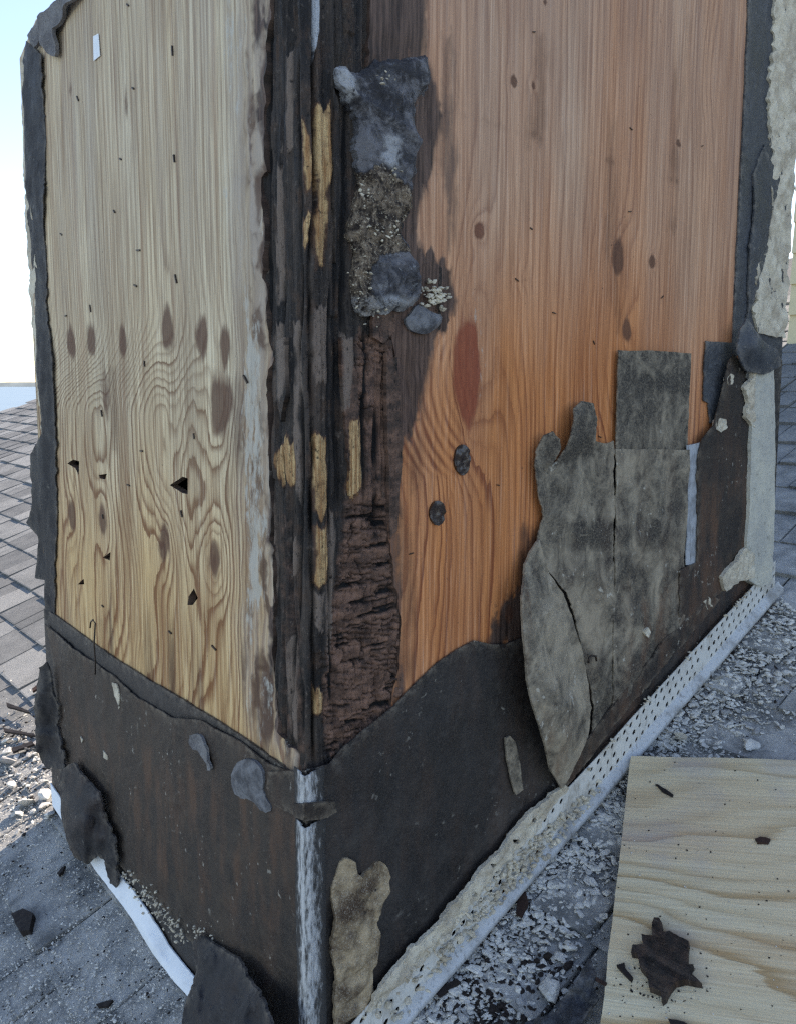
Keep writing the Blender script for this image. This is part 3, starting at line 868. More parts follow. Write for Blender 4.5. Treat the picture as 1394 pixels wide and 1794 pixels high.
CUBE = [[(605, 885), (690, 870), (700, 1230), (640, 1300), (572, 1330), (562, 1180), (590, 1040)], [(622, 590), (690, 590), (690, 740), (630, 720)]]
ss = np.concatenate([np.arange(-0.150, -0.024, 0.0016), np.arange(-0.024, 0.03, 0.0012), np.arange(0.03, 0.205, 0.0016)])
zz = np.concatenate([np.arange(-0.06, 0.28, 0.01), np.arange(0.28, 1.36, 0.0018), np.arange(1.36, ZT, 0.02)])
Sg, Zg = np.meshgrid(ss, zz)
S1, Z1 = Sg.ravel(), Zg.ravel()
th = sstep(-0.012, 0.012, S1) * math.pi / 2
base = np.stack([np.maximum(S1, 0), np.maximum(-S1, 0), Z1], 1)
nrm = np.stack([-np.cos(th), -np.sin(th), 0 * th], 1)
pxp = to_px(base + nrm * 0.006)
X1, Y1 = pxp[:, 0], pxp[:, 1]
Xw, Yw = warp(pxp, 8, 5.5, 26)
tanm = np.zeros(len(S1)); palem = np.zeros(len(S1)); brm = np.zeros(len(S1)); cub = np.zeros(len(S1))
for q in TAN: tanm = np.maximum(tanm, pmask(Xw, Yw, q, 8))
for i, q in enumerate(TANW): palem = np.maximum(palem, pmask(Xw, Yw, q, 8) * (0.95 if i != 1 else 0.8))
for i, q in enumerate(BROWN): brm = np.maximum(brm, pmask(Xw, Yw, q, 16) * (1.0, 0.75, 0.42, 0.5)[i])
for q in CUBE: cub = np.maximum(cub, pmask(X1, Y1, q, 10))
whitem = pmask(Xw, Yw, [(546, -300), (563, -300), (561, 60), (549, 115)], 4)
slat = S1 / 0.0135 + 0.7 * fbm(S1 * 8, Z1 * 1.6, 205, 3) + 0.18 * fbm(S1 * 90, Z1 * 14, 206, 3)
slat_h = _hash(np.floor(slat), np.floor(Z1 * 1.1 + 3 * _hash(np.floor(slat), np.zeros(len(slat)), 3)), 77) - 0.5
d = 0.0062 + 0.0055 * slat_h + 0.0030 * fbm(S1 * 90, Z1 * 2.2, 201, 4, 0.6) + 0.0022 * fbm(S1 * 320, Z1 * 6, 211, 3) + 0.0022 * fbm(S1 * 150, Z1 * 9, 215, 3) + 0.0015 * fbm(S1 * 60, Z1 * 30, 221, 3)
crack = np.zeros(len(S1))
for cx_, dep, wd, sd_, y0, y1 in [(546, .010, 2.6, 1, -400, 1335), (526, .005, 2.2, 2, 100, 1300), (590, .007, 4.0, 3, 120, 900), (498, .004, 2.0, 4, 480, 1320),
                                  (474, .008, 4.0, 5, -400, 1290), (580, .005, 3.0, 6, 480, 1250), (605, .006, 3.5, 7, 150, 620), (640, .005, 3., 8, 560, 900),
                                  (512, .004, 2.0, 9, 850, 1320), (662, .006, 5., 10, 700, 930), (600, .004, 2.5, 11, 650, 900)]:
    xc = cx_ + 7 * fbm(Y1 / 160.0, Y1 * 0 + sd_, 300 + sd_, 3)
    on = sstep(y0 - 40, y0 + 40, Y1) * sstep(y1 + 40, y1 - 40, Y1)
    g = np.exp(-((X1 - xc) / (wd * 1.5)) ** 2) * on * (0.55 + 0.6 * vnoise(Y1 / 60., Y1 * 0 + sd_, 17))
    d -= dep * g; crack = np.maximum(crack, sstep(0.45, 0.95, g))
# cubical rot: stacked horizontal checks
wob = 0.55 * fbm(S1 * 16, Z1 * 22, 231, 3) + 0.16 * fbm(S1 * 90, Z1 * 60, 232, 2)
rowc = np.abs(((Z1 * 140 + S1 * 30 + wob * 2.2) % 1.0) - 0.5) * 2
gate = sstep(-0.2, 0.3, fbm(S1 * 16, Z1 * 110, 241, 3))
ck = sstep(0.62, 0.98, rowc) * gate
d += cub * (0.004 * fbm(S1 * 40, Z1 * 50, 251, 3) - 0.005 * ck)
crack = np.maximum(crack, cub * 0.95 * ck)
gap = sstep(0.30, 0.48, fbm(S1 * 22 + Z1 * 12, Z1 * 170, 243, 3, 0.6)) * cub
d -= 0.004 * gap; crack = np.maximum(crack, gap)
col_ = np.abs(((S1 * 48 + 1.6 * fbm(S1 * 20, Z1 * 40, 245, 3)) % 1.0) - 0.5) * 2
cv = sstep(0.8, 0.98, col_) * sstep(0.0, 0.3, fbm(S1 * 30, Z1 * 30, 246, 2)) * cub
d -= 0.004 * cv; crack = np.maximum(crack, 0.9 * cv)
pit = sstep(0.2, 0.6, fbm(S1 * 35, Z1 * 22, 261, 4)) * pmask(X1, Y1, [(630, 690), (690, 690), (690, 900), (640, 930)], 12)
d -= 0.010 * pit; crack = np.maximum(crack, 0.8 * pit)
d += 0.003 * np.maximum(tanm, 0.6 * palem) * (1 - crack)
Pp = base + nrm * d[:, None]
nx_ = len(ss); ny_ = len(zz)
ii, jj = np.meshgrid(np.arange(nx_ - 1), np.arange(ny_ - 1)); a = (jj * nx_ + ii).ravel()
Fp = np.stack([a, a + 1, a + nx_ + 1, a + nx_], 1)
link('corner_post', mesh('corner_post', Pp, Fp, True, dict(uvw=np.stack([S1, Z1, S1 * 0], 1), tan=tanm, pale=palem, brown=brm, white=whitem, crack=crack)),
     MAT['rot'], ch, 'blackened rotten corner post with pale patches of bare wood')

# ================================================================== FELT ON THE RIGHT FACE
def ff(light=0.3, rust=0.0, patches=(), rpatches=(), soft=12):
    def g(U, Vv, px):
        x, y = warp(px, 5, 8, 12)
        l = np.full(len(U), float(light)); r = np.full(len(U), float(rust))
        for q, a in patches: l += a * pmask(x, y, q, soft)
        for q, a in rpatches: r = np.maximum(r, a * pmask(x, y, q, soft))
        cr = np.exp(-(fbm(U * 13 + Vv * 5, Vv * 10 - U * 3, 611, 2) / 0.028) ** 2) * sstep(-0.1, 0.35, fbm(U * 6, Vv * 6, 612, 2))
        cr = np.maximum(cr, 0.7 * np.exp(-(fbm(U * 30, Vv * 22, 613, 2) / 0.03) ** 2) * sstep(0.0, 0.4, fbm(U * 9, Vv * 9, 614, 2)))
        return dict(light=l, rust=np.clip(r, 0, 1), crease=cr)
    return g


def wrinkle(a=0.0015, fu=14, fv=8, seed=1):
    return lambda U, Vv, px: a * fbm(U * fu, Vv * fv, seed, 3)


R1 = [(520, 1350), (556, 1346), (578, 1338), (600, 1312), (640, 1277), (690, 1237), (730, 1195), (765, 1162), (800, 1138), (830, 1122), (860, 1129),
      (885, 1128), (920, 1115), (960, 1125), (1010, 1200), (1110, 1230), (1140, 1220), (1040, 1360), (940, 1480), (830, 1610), (720, 1740), (620, 1860), (552, 1935), (520, 1940)]
sheet('felt_sheet', 'R', R1, MAT['felt'], ch, 0.0165, 0.002, 0.007, 'px', (), ff(0.05, 0.15, [([(560, 1430), (760, 1400), (640, 1690), (560, 1790)], 0.12),
      ([(880, 1400), (975, 1330), (940, 1440), (700, 1680)], 0.35)]), lambda U, V, px: 0.002 * fbm(U * 9, V * 9, 3, 3) + 0.003 * (0.4 - np.abs(fbm(U * 12 + V * 7, V * 8 - U * 5, 4, 3))), 'smooth black felt strip above the metal screed',
      amp=0.0025, rstep=8, seed=3, clamp=(-0.0165, 2))

sheet('felt_sheet', 'R', [(1000, 1120), (1200, 1020), (1318, 960), (1350, 990), (1345, 1045), (1240, 1160), (1120, 1290), (1050, 1350), (990, 1400), (960, 1300)], MAT['felt'], ch, 0.0195, 0.0025, 0.009, 'px', (),
      ff(0.15, 0.5), wrinkle(0.001, 9, 9, 4), 'dark felt behind the upper end of the screed', amp=1.0, rstep=12, clamp=(-0.01, WR))
sheet('felt_sheet', 'R', [(950, 925), (985, 830), (1070, 800), (1205, 800), (1208, 1080), (1120, 1200), (1030, 1300), (960, 1240), (938, 1130), (940, 1000)], MAT['felt'], ch, 0.0182, 0.0025, 0.012, 'px', (),
      ff(0.0), None, 'black felt behind the olive sheets', amp=0.8, rstep=12)
OL_A = [(938, 792), (946, 762), (959, 753), (971, 768), (973, 792), (966, 812), (983, 778), (992, 745), (1000, 716), (1014, 703), (1033, 707), (1041, 735),
        (1039, 773), (1060, 777), (1073, 771), (1075, 790), (1074, 1000), (1072, 1240), (1032, 1295), (1037, 1240), (1034, 1200), (1022, 1140), (1005, 1075), (988, 1035),
        (962, 1003), (943, 950), (953, 905), (942, 870), (938, 830)]
sheet('felt_sheet', 'R', OL_A, MAT['felt_olive'], ch, 0.0245, 0.002, 0.006, 'px', (),
      ff(0.36, 0.1, [([(985, 690), (1045, 690), (1045, 790), (935, 830), (935, 745)], -0.6), ([(1010, 1130), (1076, 1160), (1076, 1240), (1030, 1300)], -0.3), ([(955, 830), (1050, 830), (1060, 940), (980, 960)], -0.12),
                     ([(1000, 930), (1072, 915), (1072, 960), (1000, 965)], -0.5), ([(1000, 1030), (1060, 1040), (1060, 1200), (1030, 1130)], 0.2)]),
      lambda U, V, px: 0.003 * fbm(U * 22, V * 14, 5, 3) + 0.006 * (0.4 - np.abs(fbm(U * 16, V * 11, 6, 3))) + 0.010 * pmask(px[:, 0], px[:, 1], [(935, 740), (1040, 690), (1042, 770), (960, 800)], 25),
      'olive felt sheet torn into fingers at its top', amp=2.0, rstep=7, seed=5)
OL_B = [(1077, 786), (1207, 787), (1203, 900), (1199, 985), (1197, 1098), (1150, 1155), (1100, 1215), (1073, 1246), (1074, 1100), (1077, 940)]
sheet('felt_sheet', 'R', OL_B, MAT['felt_olive'], ch, 0.0265, 0.0018, 0.006, 'px', (),
      ff(0.32, 0.15, [([(1120, 1120), (1200, 1020), (1200, 1110), (1075, 1245)], -0.3), ([(1090, 795), (1120, 800), (1110, 830), (1085, 850)], 0.3), ([(1080, 910), (1200, 930), (1190, 970), (1080, 950)], -0.25),
                     ([(1090, 1060), (1190, 1000), (1190, 1120), (1100, 1210)], 0.1)],
         [([(1110, 1060), (1195, 1010), (1195, 1100), (1090, 1200)], 0.7)]),
      lambda U, V, px: 0.003 * fbm(U * 16, V * 14, 8, 3) + 0.006 * (0.4 - np.abs(fbm(U * 14, V * 10, 9, 3))), 'grey-olive felt sheet below the upright tab', amp=1.2, rstep=7, seed=6)
TAB = [(1083, 613), (1150, 615), (1210, 619), (1207, 700), (1204, 791), (1140, 789), (1078, 791), (1080, 700)]
sheet('felt_tab', 'R', TAB, MAT['felt_olive'], ch, 0.0205, 0.002, 0.006, 'px', (), ff(0.12, 0.0, [([(1085, 660), (1205, 662), (1205, 682), (1085, 690)], -0.4)]),
      wrinkle(0.0016, 10, 12, 9), 'upright rectangular dark olive felt tab', amp=0.8, rstep=10, seed=7)
METAL = [(1203, 780), (1227, 775), (1226, 880), (1221, 990), (1201, 990), (1204, 880)]
sheet('metal_strip', 'R', METAL, MAT['bead'], ch, 0.0255, 0.002, 0.008, 'px', (), None, None, 'narrow pale bluish strip between the felt sheets', amp=1.0, rstep=5)
DK = [(1222, 800), (1229, 770), (1250, 745), (1262, 690), (1275, 640), (1284, 622), (1300, 640), (1318, 690), (1320, 790), (1318, 900), (1314, 990), (1270, 1030),
      (1240, 1055), (1190, 1106), (1190, 1000), (1219, 985), (1222, 880)]
sheet('felt_sheet', 'R', DK, MAT['felt_brown'], ch, 0.0285, 0.002, 0.006, 'px', (),
      ff(0.2, 0.25, [([(1260, 620), (1320, 620), (1320, 780), (1235, 780)], -0.4)], [([(1230, 850), (1310, 830), (1310, 990), (1200, 1090)], 0.8)]),
      wrinkle(0.003, 20, 10, 12), 'dark brown felt sheet at the right end', amp=2.0, rstep=7, seed=8)
DK2 = [(1190, 1095), (1250, 1045), (1262, 1050), (1180, 1150), (1080, 1265), (1000, 1370), (985, 1385), (1000, 1330), (1045, 1275), (1100, 1205)]
sheet('felt_strip', 'R', DK2, MAT['felt_brown'], ch, 0.0295, 0.003, 0.006, 'px', (), ff(0.15, 0.55), wrinkle(0.003, 20, 20, 13),
      'rust-brown strip of felt along the screed', amp=2.5, rstep=7, seed=9)
BL = [(1236, 597), (1264, 599), (1290, 600), (1292, 640), (1272, 690), (1256, 738), (1243, 742), (1241, 706), (1232, 702), (1233, 650)]
sheet('felt_scrap', 'R', BL, MAT['felt_blue'], ch, 0.0165, 0.002, 0.006, 'px', (), ff(0.2), wrinkle(0.002, 20, 20, 14), 'blue-black felt scrap near the right edge', amp=1.0, rstep=7)
VS = [(1310, -1600), (1525, -1600), (1480, -100), (1460, 100), (1450, 300), (1440, 450), (1436, 640), (1380, 650), (1312, 640), (1306, 606), (1284, 606), (1290, 450), (1302, 200), (1310, 30), (1312, -200)]
sheet('felt_strip', 'R', VS, MAT['felt_blue'], ch, 0.0155, 0.003, 0.008, 'px', (), ff(0.12), wrinkle(0.0015, 10, 5, 15), 'upright smooth blue-black felt strip on the right end',
      amp=0.7, rstep=12, clamp=(0, WR))
VS2 = [(1322, 300), (1340, 250), (1362, 300), (1350, 420), (1336, 470), (1318, 540), (1308, 560), (1312, 450), (1318, 400)]
sheet('felt_scrap', 'R', VS2, MAT['felt_blue'], ch, 0.020, 0.003, 0.007, 'px', (), ff(0.05), wrinkle(0.003, 20, 10, 25), 'torn second layer of felt beside the stucco', amp=2.5, rstep=6, clamp=(0, WR + .005))
FL = [(1296, 578), (1309, 556), (1322, 575), (1340, 598), (1362, 612), (1366, 640), (1338, 657), (1306, 650), (1291, 620)]
sheet('felt_flap', 'R', FL, MAT['felt_blue'], ch, 0.040, 0.003, 5, 'px', (), ff(0.25),
      None, 'dark folded felt flap at the right edge', amp=1.5, rstep=7, offset_map=lambda x, y: 0.022 * np.exp(-((x - 1328) / 26) ** 2 - ((y - 608) / 34) ** 2))
FLAP = [(945, 945), (930, 966), (918, 990), (914, 1050), (916, 1110), (924, 1190), (932, 1230), (945, 1270), (955, 1310), (962, 1345), (985, 1386), (1003, 1350),
        (1030, 1290), (1035, 1240), (1031, 1200), (1019, 1140), (1002, 1078), (986, 1040), (962, 1004)]


def flap_off(x, y):
    right = np.interp(y, [945, 1004, 1040, 1078, 1140, 1200, 1290, 1386], [948, 962, 986, 1002, 1019, 1031, 1030, 985])
    t = np.clip((right - x) / 90.0, 0, 1.3)
    return 0.030 * sstep(0, 1.0, t) * sstep(940, 1080, y) * (1 - 0.45 * sstep(1250, 1390, y)) + 0.006 * fbm(x / 40., y / 60., 41, 3) + 0.006 * (0.3 - np.abs(fbm(x / 34., y / 90., 42, 3))) + \
        0.012 * sstep(1180, 1250, y) * np.exp(-((x - 1000) / 30.) ** 2)


sheet('felt_flap', 'R', FLAP, MAT['felt_olive'], ch, 0.028, 0.0035, 6, 'px', (),
      ff(0.55, 0.0, [([(905, 985), (945, 985), (935, 1200), (945, 1300), (915, 1230)], -0.25), ([(960, 1020), (990, 1050), (1000, 1180), (975, 1200), (955, 1100)], 0.25)],
         [([(905, 985), (935, 985), (935, 1230), (915, 1230)], 0.6), ([(950, 1250), (1010, 1250), (985, 1390), (955, 1330)], 0.55)]),
      None, 'pale olive felt flap curling off the wall', amp=1.6, rstep=6, seed=12, offset_map=flap_off)
SCR = [(885, 1294), (893, 1289), (902, 1300), (912, 1340), (916, 1384), (904, 1392), (895, 1365), (887, 1330)]
sheet('felt_scrap', 'R', SCR, MAT['felt_olive'], ch, 0.0225, 0.003, 0.005, 'px', (), ff(0.15), None, 'small olive scrap on the black felt', amp=1.0, rstep=6)
C1 = chaikin([(582, 1560), (592, 1528), (600, 1505), (612, 1503), (622, 1512), (628, 1538), (645, 1530), (660, 1516), (672, 1514), (684, 1528), (680, 1572), (664, 1600), (660, 1622),
      (668, 1640), (655, 1690), (652, 1725), (664, 1758), (645, 1790), (625, 1850), (585, 1900)], 1)
sheet('mortar_backing', 'R', C1, MAT['tanmortar'], ch, 0.0225, 0.005, 0.004, 'px', (), None,
      lambda U, V, px: 0.008 * fbm(U * 60, V * 60, 55, 4) + 0.006 * pmask(px[:, 0], px[:, 1], [(580, 1600), (610, 1560), (650, 1650), (630, 1780), (580, 1790)], 20),
      'tan crumbly mortar left beside the metal corner bead', amp=2.2, rstep=5, seed=14)


# ---- grey membrane and mortar left on the corner
def mat_patch():
    m = Mat('patch_mortar'); p = m.pos(); t = m.attr('tone')
    n1 = m.noise(p, 75, 5, 0.7, 0.5); n2 = m.noise(p, 300, 4, 0.7); n3 = m.noise(p, 30, 6, 0.72, 0.6)
    smooth = m.mix(m.sm(n3, 0.38, 0.62), srgb(50, 49, 52), srgb(112, 110, 112))
    smooth = m.mix(m.sm(n1, 0.56, 0.64, 0.0, 0.6), smooth, srgb(142, 142, 144))
    rough = m.mix(m.sm(n1, 0.38, 0.60), srgb(58, 48, 42), srgb(150, 132, 112))
    rough = m.mix(m.sm(n2, 0.56, 0.66), rough, srgb(216, 200, 174))
    rough = m.mix(m.sm(n2, 0.42, 0.34), rough, srgb(34, 30, 28))
    k = m.sm(m.math('ADD', t, m.math('MULTIPLY', m.math('SUBTRACT', n1, 0.5), 1.4)), 0.35, 0.65)
    c = m.mix(k, smooth, rough)
    c = m.mix(m.math('MULTIPLY', m.attr('light'), m.sm(n1, 0.36, 0.52)), c, srgb(178, 178, 178))
    c = m.mix(m.math('MULTIPLY', m.attr('dark'), m.sm(n3, 0.62, 0.42)), c, srgb(44, 42, 44))
    h = m.math('MULTIPLY', m.math('ADD', n1, m.math('MULTIPLY', n2, 0.8)), m.math('ADD', m.math('MULTIPLY', k, 0.8), 0.5))
    return m.done(c, m.math('ADD', 0.6, m.math('MULTIPLY', k, 0.3)), m.bump(h, 0.007, 1.0), 0.35)


MAT['patch'] = mat_patch()
PA = chaikin([(583, 120), (600, 112), (617, 130), (640, 120), (665, 100), (700, 104), (735, 97), (748, 92), (752, 150), (738, 168), (722, 190), (724, 300), (712, 330), (718, 355),
      (698, 400), (706, 430), (728, 470), (727, 520), (706, 548), (680, 544), (655, 553), (628, 550), (618, 520), (613, 480), (622, 440), (612, 400), (620, 360),
      (632, 330), (625, 290), (620, 250), (628, 215), (610, 185), (600, 165), (588, 150)], 1)


def patch_fields(U, Vv, px):
    x, y = warp(px, 11, 6, 8)
    tone = 0.9 * pmask(x, y, [(615, 300), (660, 290), (720, 340), (700, 410), (715, 440), (650, 450), (605, 560), (600, 400)], 8)
    tone = np.maximum(tone, 0.8 * pmask(x, y, [(610, 430), (640, 430), (645, 520), (660, 560), (610, 560)], 6))
    light = 0.8 * pmask(x, y, [(580, 108), (604, 118), (612, 140), (624, 165), (604, 178), (584, 150)], 7)
    light = np.maximum(light, 0.7 * pmask(x, y, [(660, 240), (688, 242), (686, 300), (655, 300)], 5))
    light = np.maximum(light, 0.6 * pmask(x, y, [(615, 520), (720, 525), (715, 556), (620, 560)], 6))
    dark = pmask(x, y, [(618, 90), (755, 80), (755, 170), (725, 200), (720, 240), (640, 235), (620, 180)], 14) * 0.8
    return dict(tone=tone, light=light, dark=dark)


def patch_disp(U, Vv, px):
    x, y = px[:, 0], px[:, 1]
    e = -sdf(x, y, PA)
    return 0.009 * sstep(0, 12, e) + 0.006 * fbm(U * 26, Vv * 18, 61, 3) + 0.008 * (0.5 - np.abs(fbm(U * 40, Vv * 30, 65, 4, 0.6))) + 0.004 * fbm(U * 120, Vv * 110, 63, 3) * pmask(x, y, [(600, 290), (730, 290), (730, 560), (600, 560)], 20) \
        + 0.008 * pmask(x, y, [(650, 455), (728, 460), (728, 520), (700, 545), (650, 540)], 14) + 0.006 * np.exp(-(((y - 190) - (x - 640) * 0.7) / 10.) ** 2)


sheet('mortar_patch', 'R', PA, MAT['patch'], ch, 0.011, 0.012, 0.0024, 'px', (), patch_fields, patch_disp, 'lumpy grey mortar and membrane stuck to the corner', amp=3.6, rstep=3, seed=16)
PB = chaikin([(707, 562), (720, 548), (731, 532), (742, 536), (757, 546), (777, 551), (772, 570), (746, 585), (720, 580)], 1)
sheet('mortar_patch', 'R', PB, MAT['smoothgrey'], ch, 0.015, 0.004, 0.003, 'px', (), None,
      lambda U, V, px: 0.004 * sstep(0, 9, -sdf(px[:, 0], px[:, 1], PB)) + 0.001 * fbm(U * 90, V * 90, 67, 3), 'small smooth grey mortar dab', amp=1.2, rstep=5)


# ---- lumps used for crumbs and chunks
def lump(r=1.0, seed=0, sub=1):
    t = (1 + 5 ** 0.5) / 2
    V = np.array([(-1, t, 0), (1, t, 0), (-1, -t, 0), (1, -t, 0), (0, -1, t), (0, 1, t), (0, -1, -t), (0, 1, -t), (t, 0, -1), (t, 0, 1), (-t, 0, -1), (-t, 0, 1)], float)
    Fs = [(0, 11, 5), (0, 5, 1), (0, 1, 7), (0, 7, 10), (0, 10, 11), (1, 5, 9), (5, 11, 4), (11, 10, 2), (10, 7, 6), (7, 1, 8), (3, 9, 4), (3, 4, 2), (3, 2, 6), (3, 6, 8), (3, 8, 9),
          (4, 9, 5), (2, 4, 11), (6, 2, 10), (8, 6, 7), (9, 8, 1)]
    V /= np.linalg.norm(V[0])
    for _ in range(sub):
        c = {}; V = list(map(tuple, V)); N = []

        def mid(a, b):
            k = (min(a, b), max(a, b))
            if k not in c:
                p = (np.array(V[a]) + np.array(V[b])); p /= np.linalg.norm(p); V.append(tuple(p)); c[k] = len(V) - 1
            return c[k]
        for a, b, d in Fs:
            x, y, z = mid(a, b), mid(b, d), mid(d, a); N += [(a, x, z), (b, y, x), (d, z, y), (x, y, z)]
        Fs = N; V = np.array(V)
    g = np.random.default_rng(seed)
    V = V * (1 + g.uniform(-0.28, 0.28, (len(V), 1)))
    for _ in range(5):                                       # a few flat broken faces
        nn = g.normal(size=3); nn /= np.linalg.norm(nn); dd = g.uniform(0.45, 0.8)
        k = V @ nn; V = V - np.maximum(k - dd, 0)[:, None] * nn
    return V * r, Fs


MAT['rubble'] = mat_mortar('rubble_mortar', srgb(226, 223, 214), srgb(186, 184, 178), 0.9, 1.5)
LUMPS = [lump(1, s, 1) for s in range(9)]
SMALL = [lump(1, 50 + s, 0) for s in range(8)]


def cluster(name, pts, mat, parent=None, label=None, kinds=SMALL, flat=0.7, nrm=None):
    """many crumbs joined into one mesh; pts = list of (position, size)"""
    VV, FF = [], []; n = 0
    for p, s in pts:
        V, Fs = kinds[random.randrange(len(kinds))]
        a = random.uniform(0, 6.28); ca, sa = math.cos(a), math.sin(a)
        R = np.array([[ca, -sa, 0], [sa, ca, 0], [0, 0, 1]])
        tl = random.uniform(-.6, .6); ct, st_ = math.cos(tl), math.sin(tl)
        Q = ((V * np.array([random.uniform(.7, 1.6), random.uniform(.5, 1.1), flat * random.uniform(.5, 1.2)])) @ np.array([[ct, 0, st_], [0, 1, 0], [-st_, 0, ct]])) @ R.T * s + np.array(p)
        VV.append(Q); FF += [(n + f[0], n + f[1], n + f[2]) for f in Fs]; n += len(Q)
    return tag(link(name, mesh(name, np.concatenate(VV), FF, False), mat, parent, label), kind='stuff')


pts = []
for i in range(46):
    q = on_right(764 + random.gauss(0, 11), 515 + random.gauss(0, 12), 0.016); pts.append((q, random.uniform(.0018, .0055)))
for i in range(10):
    q = on_right(735 + random.gauss(0, 8), 509 + random.gauss(0, 3), 0.016); pts.append((q, random.uniform(.0015, .003)))
cluster('mortar_crumbs', pts, MAT['stucco'], ch, 'cream crumbs clinging beside the grey mortar')
pts = []
for i in range(70):
    px_ = random.choice([(640, 330), (655, 400), (690, 395), (690, 410), (640, 470), (625, 500), (700, 300), (672, 135), (635, 540), (660, 545)])
    q = on_right(px_[0] + random.gauss(0, 10), px_[1] + random.gauss(0, 12), 0.024); pts.append((q, random.uniform(.001, .003)))
cluster('mortar_crumbs', pts, MAT['stucco'], ch, 'pale grit on the grey mortar patch')

# ---- pitch pockets and paper scrap
for i, (cx_, cy_, rx, ry) in enumerate([(812, 806, 15, 27), (767, 899, 13, 21)]):
    O = [(cx_ + rx * math.cos(t) * (1 if math.cos(t) < 0.2 or i else 0.75), cy_ + ry * math.sin(t)) for t in np.linspace(0, 2 * math.pi, 20, endpoint=False)]
    sheet('pitch_pocket', 'R', O, MAT['pitch'], ch, 0.0150, 0.006, 0.0025, 'px', (), None, lambda U, V, px: 0.0035 * fbm(U * 160, V * 130, 71, 3), None, amp=1.8, rstep=4, seed=20 + i)
sheet('paper_scrap', 'L', [(163, 63), (172, 58), (175, 97), (164, 106)], MAT['white'], ch, 0.0145, 0.001, 0.01, 'px', (), None, None, 'tiny white paper scrap near the top')

# ================================================================== FELT ON THE LEFT FACE
top = [(u, 0.432 + 0.004 * math.sin(u * 9)) for u in np.linspace(-0.0165, WL, 14)]
outl = np.array([(-0.0165, -0.02)] + top + [(WL, -0.02)])
sheet('felt_sheet', 'L', outl, MAT['felt'], ch, 0.0165, 0.002, 0.008, 'uv', (), ff(0.22, 0.05), wrinkle(0.001, 8, 10, 31), 'dark felt band across the foot of the left face', amp=0.0015, rstep=0.012, seed=31)
L2 = [(80, 1092), (110, 1118), (150, 1152), (200, 1186), (240, 1222), (300, 1256), (350, 1262), (420, 1300), (470, 1338), (500, 1352), (548, 1352), (548, 1440), (548, 1935),
      (520, 1900), (470, 1800), (400, 1715), (330, 1645), (300, 1606), (250, 1556), (205, 1510), (180, 1470), (160, 1410), (125, 1345), (104, 1290), (96, 1180), (86, 1120)]
sheet('felt_sheet', 'L', L2, MAT['felt_brown'], ch, 0.0205, 0.002, 0.007, 'px', (),
      ff(0.25, 0.2, [([(430, 1700), (520, 1700), (520, 1900), (430, 1900)], -0.3)], [([(240, 1300), (520, 1420), (520, 1650), (300, 1560), (120, 1250)], 0.55)]),
      lambda U, V, px: 0.003 * fbm(U * 9, V * 9, 33, 3) + 0.004 * (0.4 - np.abs(fbm(U * 10 + V * 4, V * 9, 34, 3))) + 0.008 * sstep(40, 0, px[:, 1] - 0 - np.interp(px[:, 0], [96, 180, 330, 520], [1290, 1470, 1645, 1900]) + 40) * 0.0,
      'brown felt sheet over the foot of the left face', amp=1.6, rstep=9, seed=33, clamp=(-0.0205, WL))
sheet('felt_lap', 'L', [(512, 1409), (530, 1410), (548, 1409), (548, 1437), (530, 1438), (516, 1432)], MAT['felt_brown'], ch, 0.0345, 0.004, 0.005, 'px', (), ff(0.1, 0.2), wrinkle(0.0015, 20, 20, 36), None, amp=1.2, rstep=4, clamp=(-0.0345, 1))
sheet('felt_lap', 'R', [(535, 1409), (565, 1407), (588, 1404), (592, 1424), (575, 1433), (535, 1438)], MAT['felt_brown'], ch, 0.0345, 0.004, 0.005, 'px', (), ff(0.1, 0.1), wrinkle(0.0015, 20, 20, 37), None, amp=1.2, rstep=4, clamp=(-0.0345, 1))
sheet('felt_lap', 'L', [(470, 1352), (530, 1352), (548, 1356), (548, 1430), (520, 1432), (480, 1412), (466, 1380)], MAT['felt_brown'], ch, 0.024, 0.003, 0.006, 'px', (),
      ff(0.15, 0.3), wrinkle(0.002, 20, 20, 35), None, amp=1.2, rstep=6, clamp=(-0.012, 1))
BLOB = chaikin([(402, 1365), (412, 1338), (432, 1328), (452, 1335), (464, 1360), (458, 1392), (478, 1418), (462, 1428), (438, 1400), (415, 1400)], 1)
sheet('mortar_patch', 'L', BLOB, MAT['smoothgrey'], ch, 0.0245, 0.004, 0.005, 'px', (), None, lambda U, V, px: 0.004 * sstep(0, 16, -sdf(px[:, 0], px[:, 1], BLOB)),
      'grey mastic dab on the brown felt', amp=1.5, rstep=6)
BLOB2 = chaikin([(330, 1290), (345, 1284), (358, 1298), (366, 1325), (372, 1352), (362, 1350), (350, 1318), (336, 1310)], 1)
sheet('mortar_patch', 'L', BLOB2, MAT['mortar'], ch, 0.0245, 0.004, 0.005, 'px', (), None, lambda U, V, px: 0.004 * fbm(U * 80, V * 60, 77, 3), 'small scuffed mortar mark on the brown felt', amp=1.5, rstep=6)
SPL = [[(196, 1196), (204, 1198), (210, 1222), (208, 1244), (203, 1222)], [(180, 1315), (187, 1322), (188, 1332), (181, 1328)], [(140, 1290), (145, 1296), (143, 1302)]]
for q in SPL:
    sheet('mortar_splash', 'L', q, MAT['stucco'], ch, 0.0235, 0.002, 0.003, 'px', (), None, None, None, amp=1.2, rstep=3)

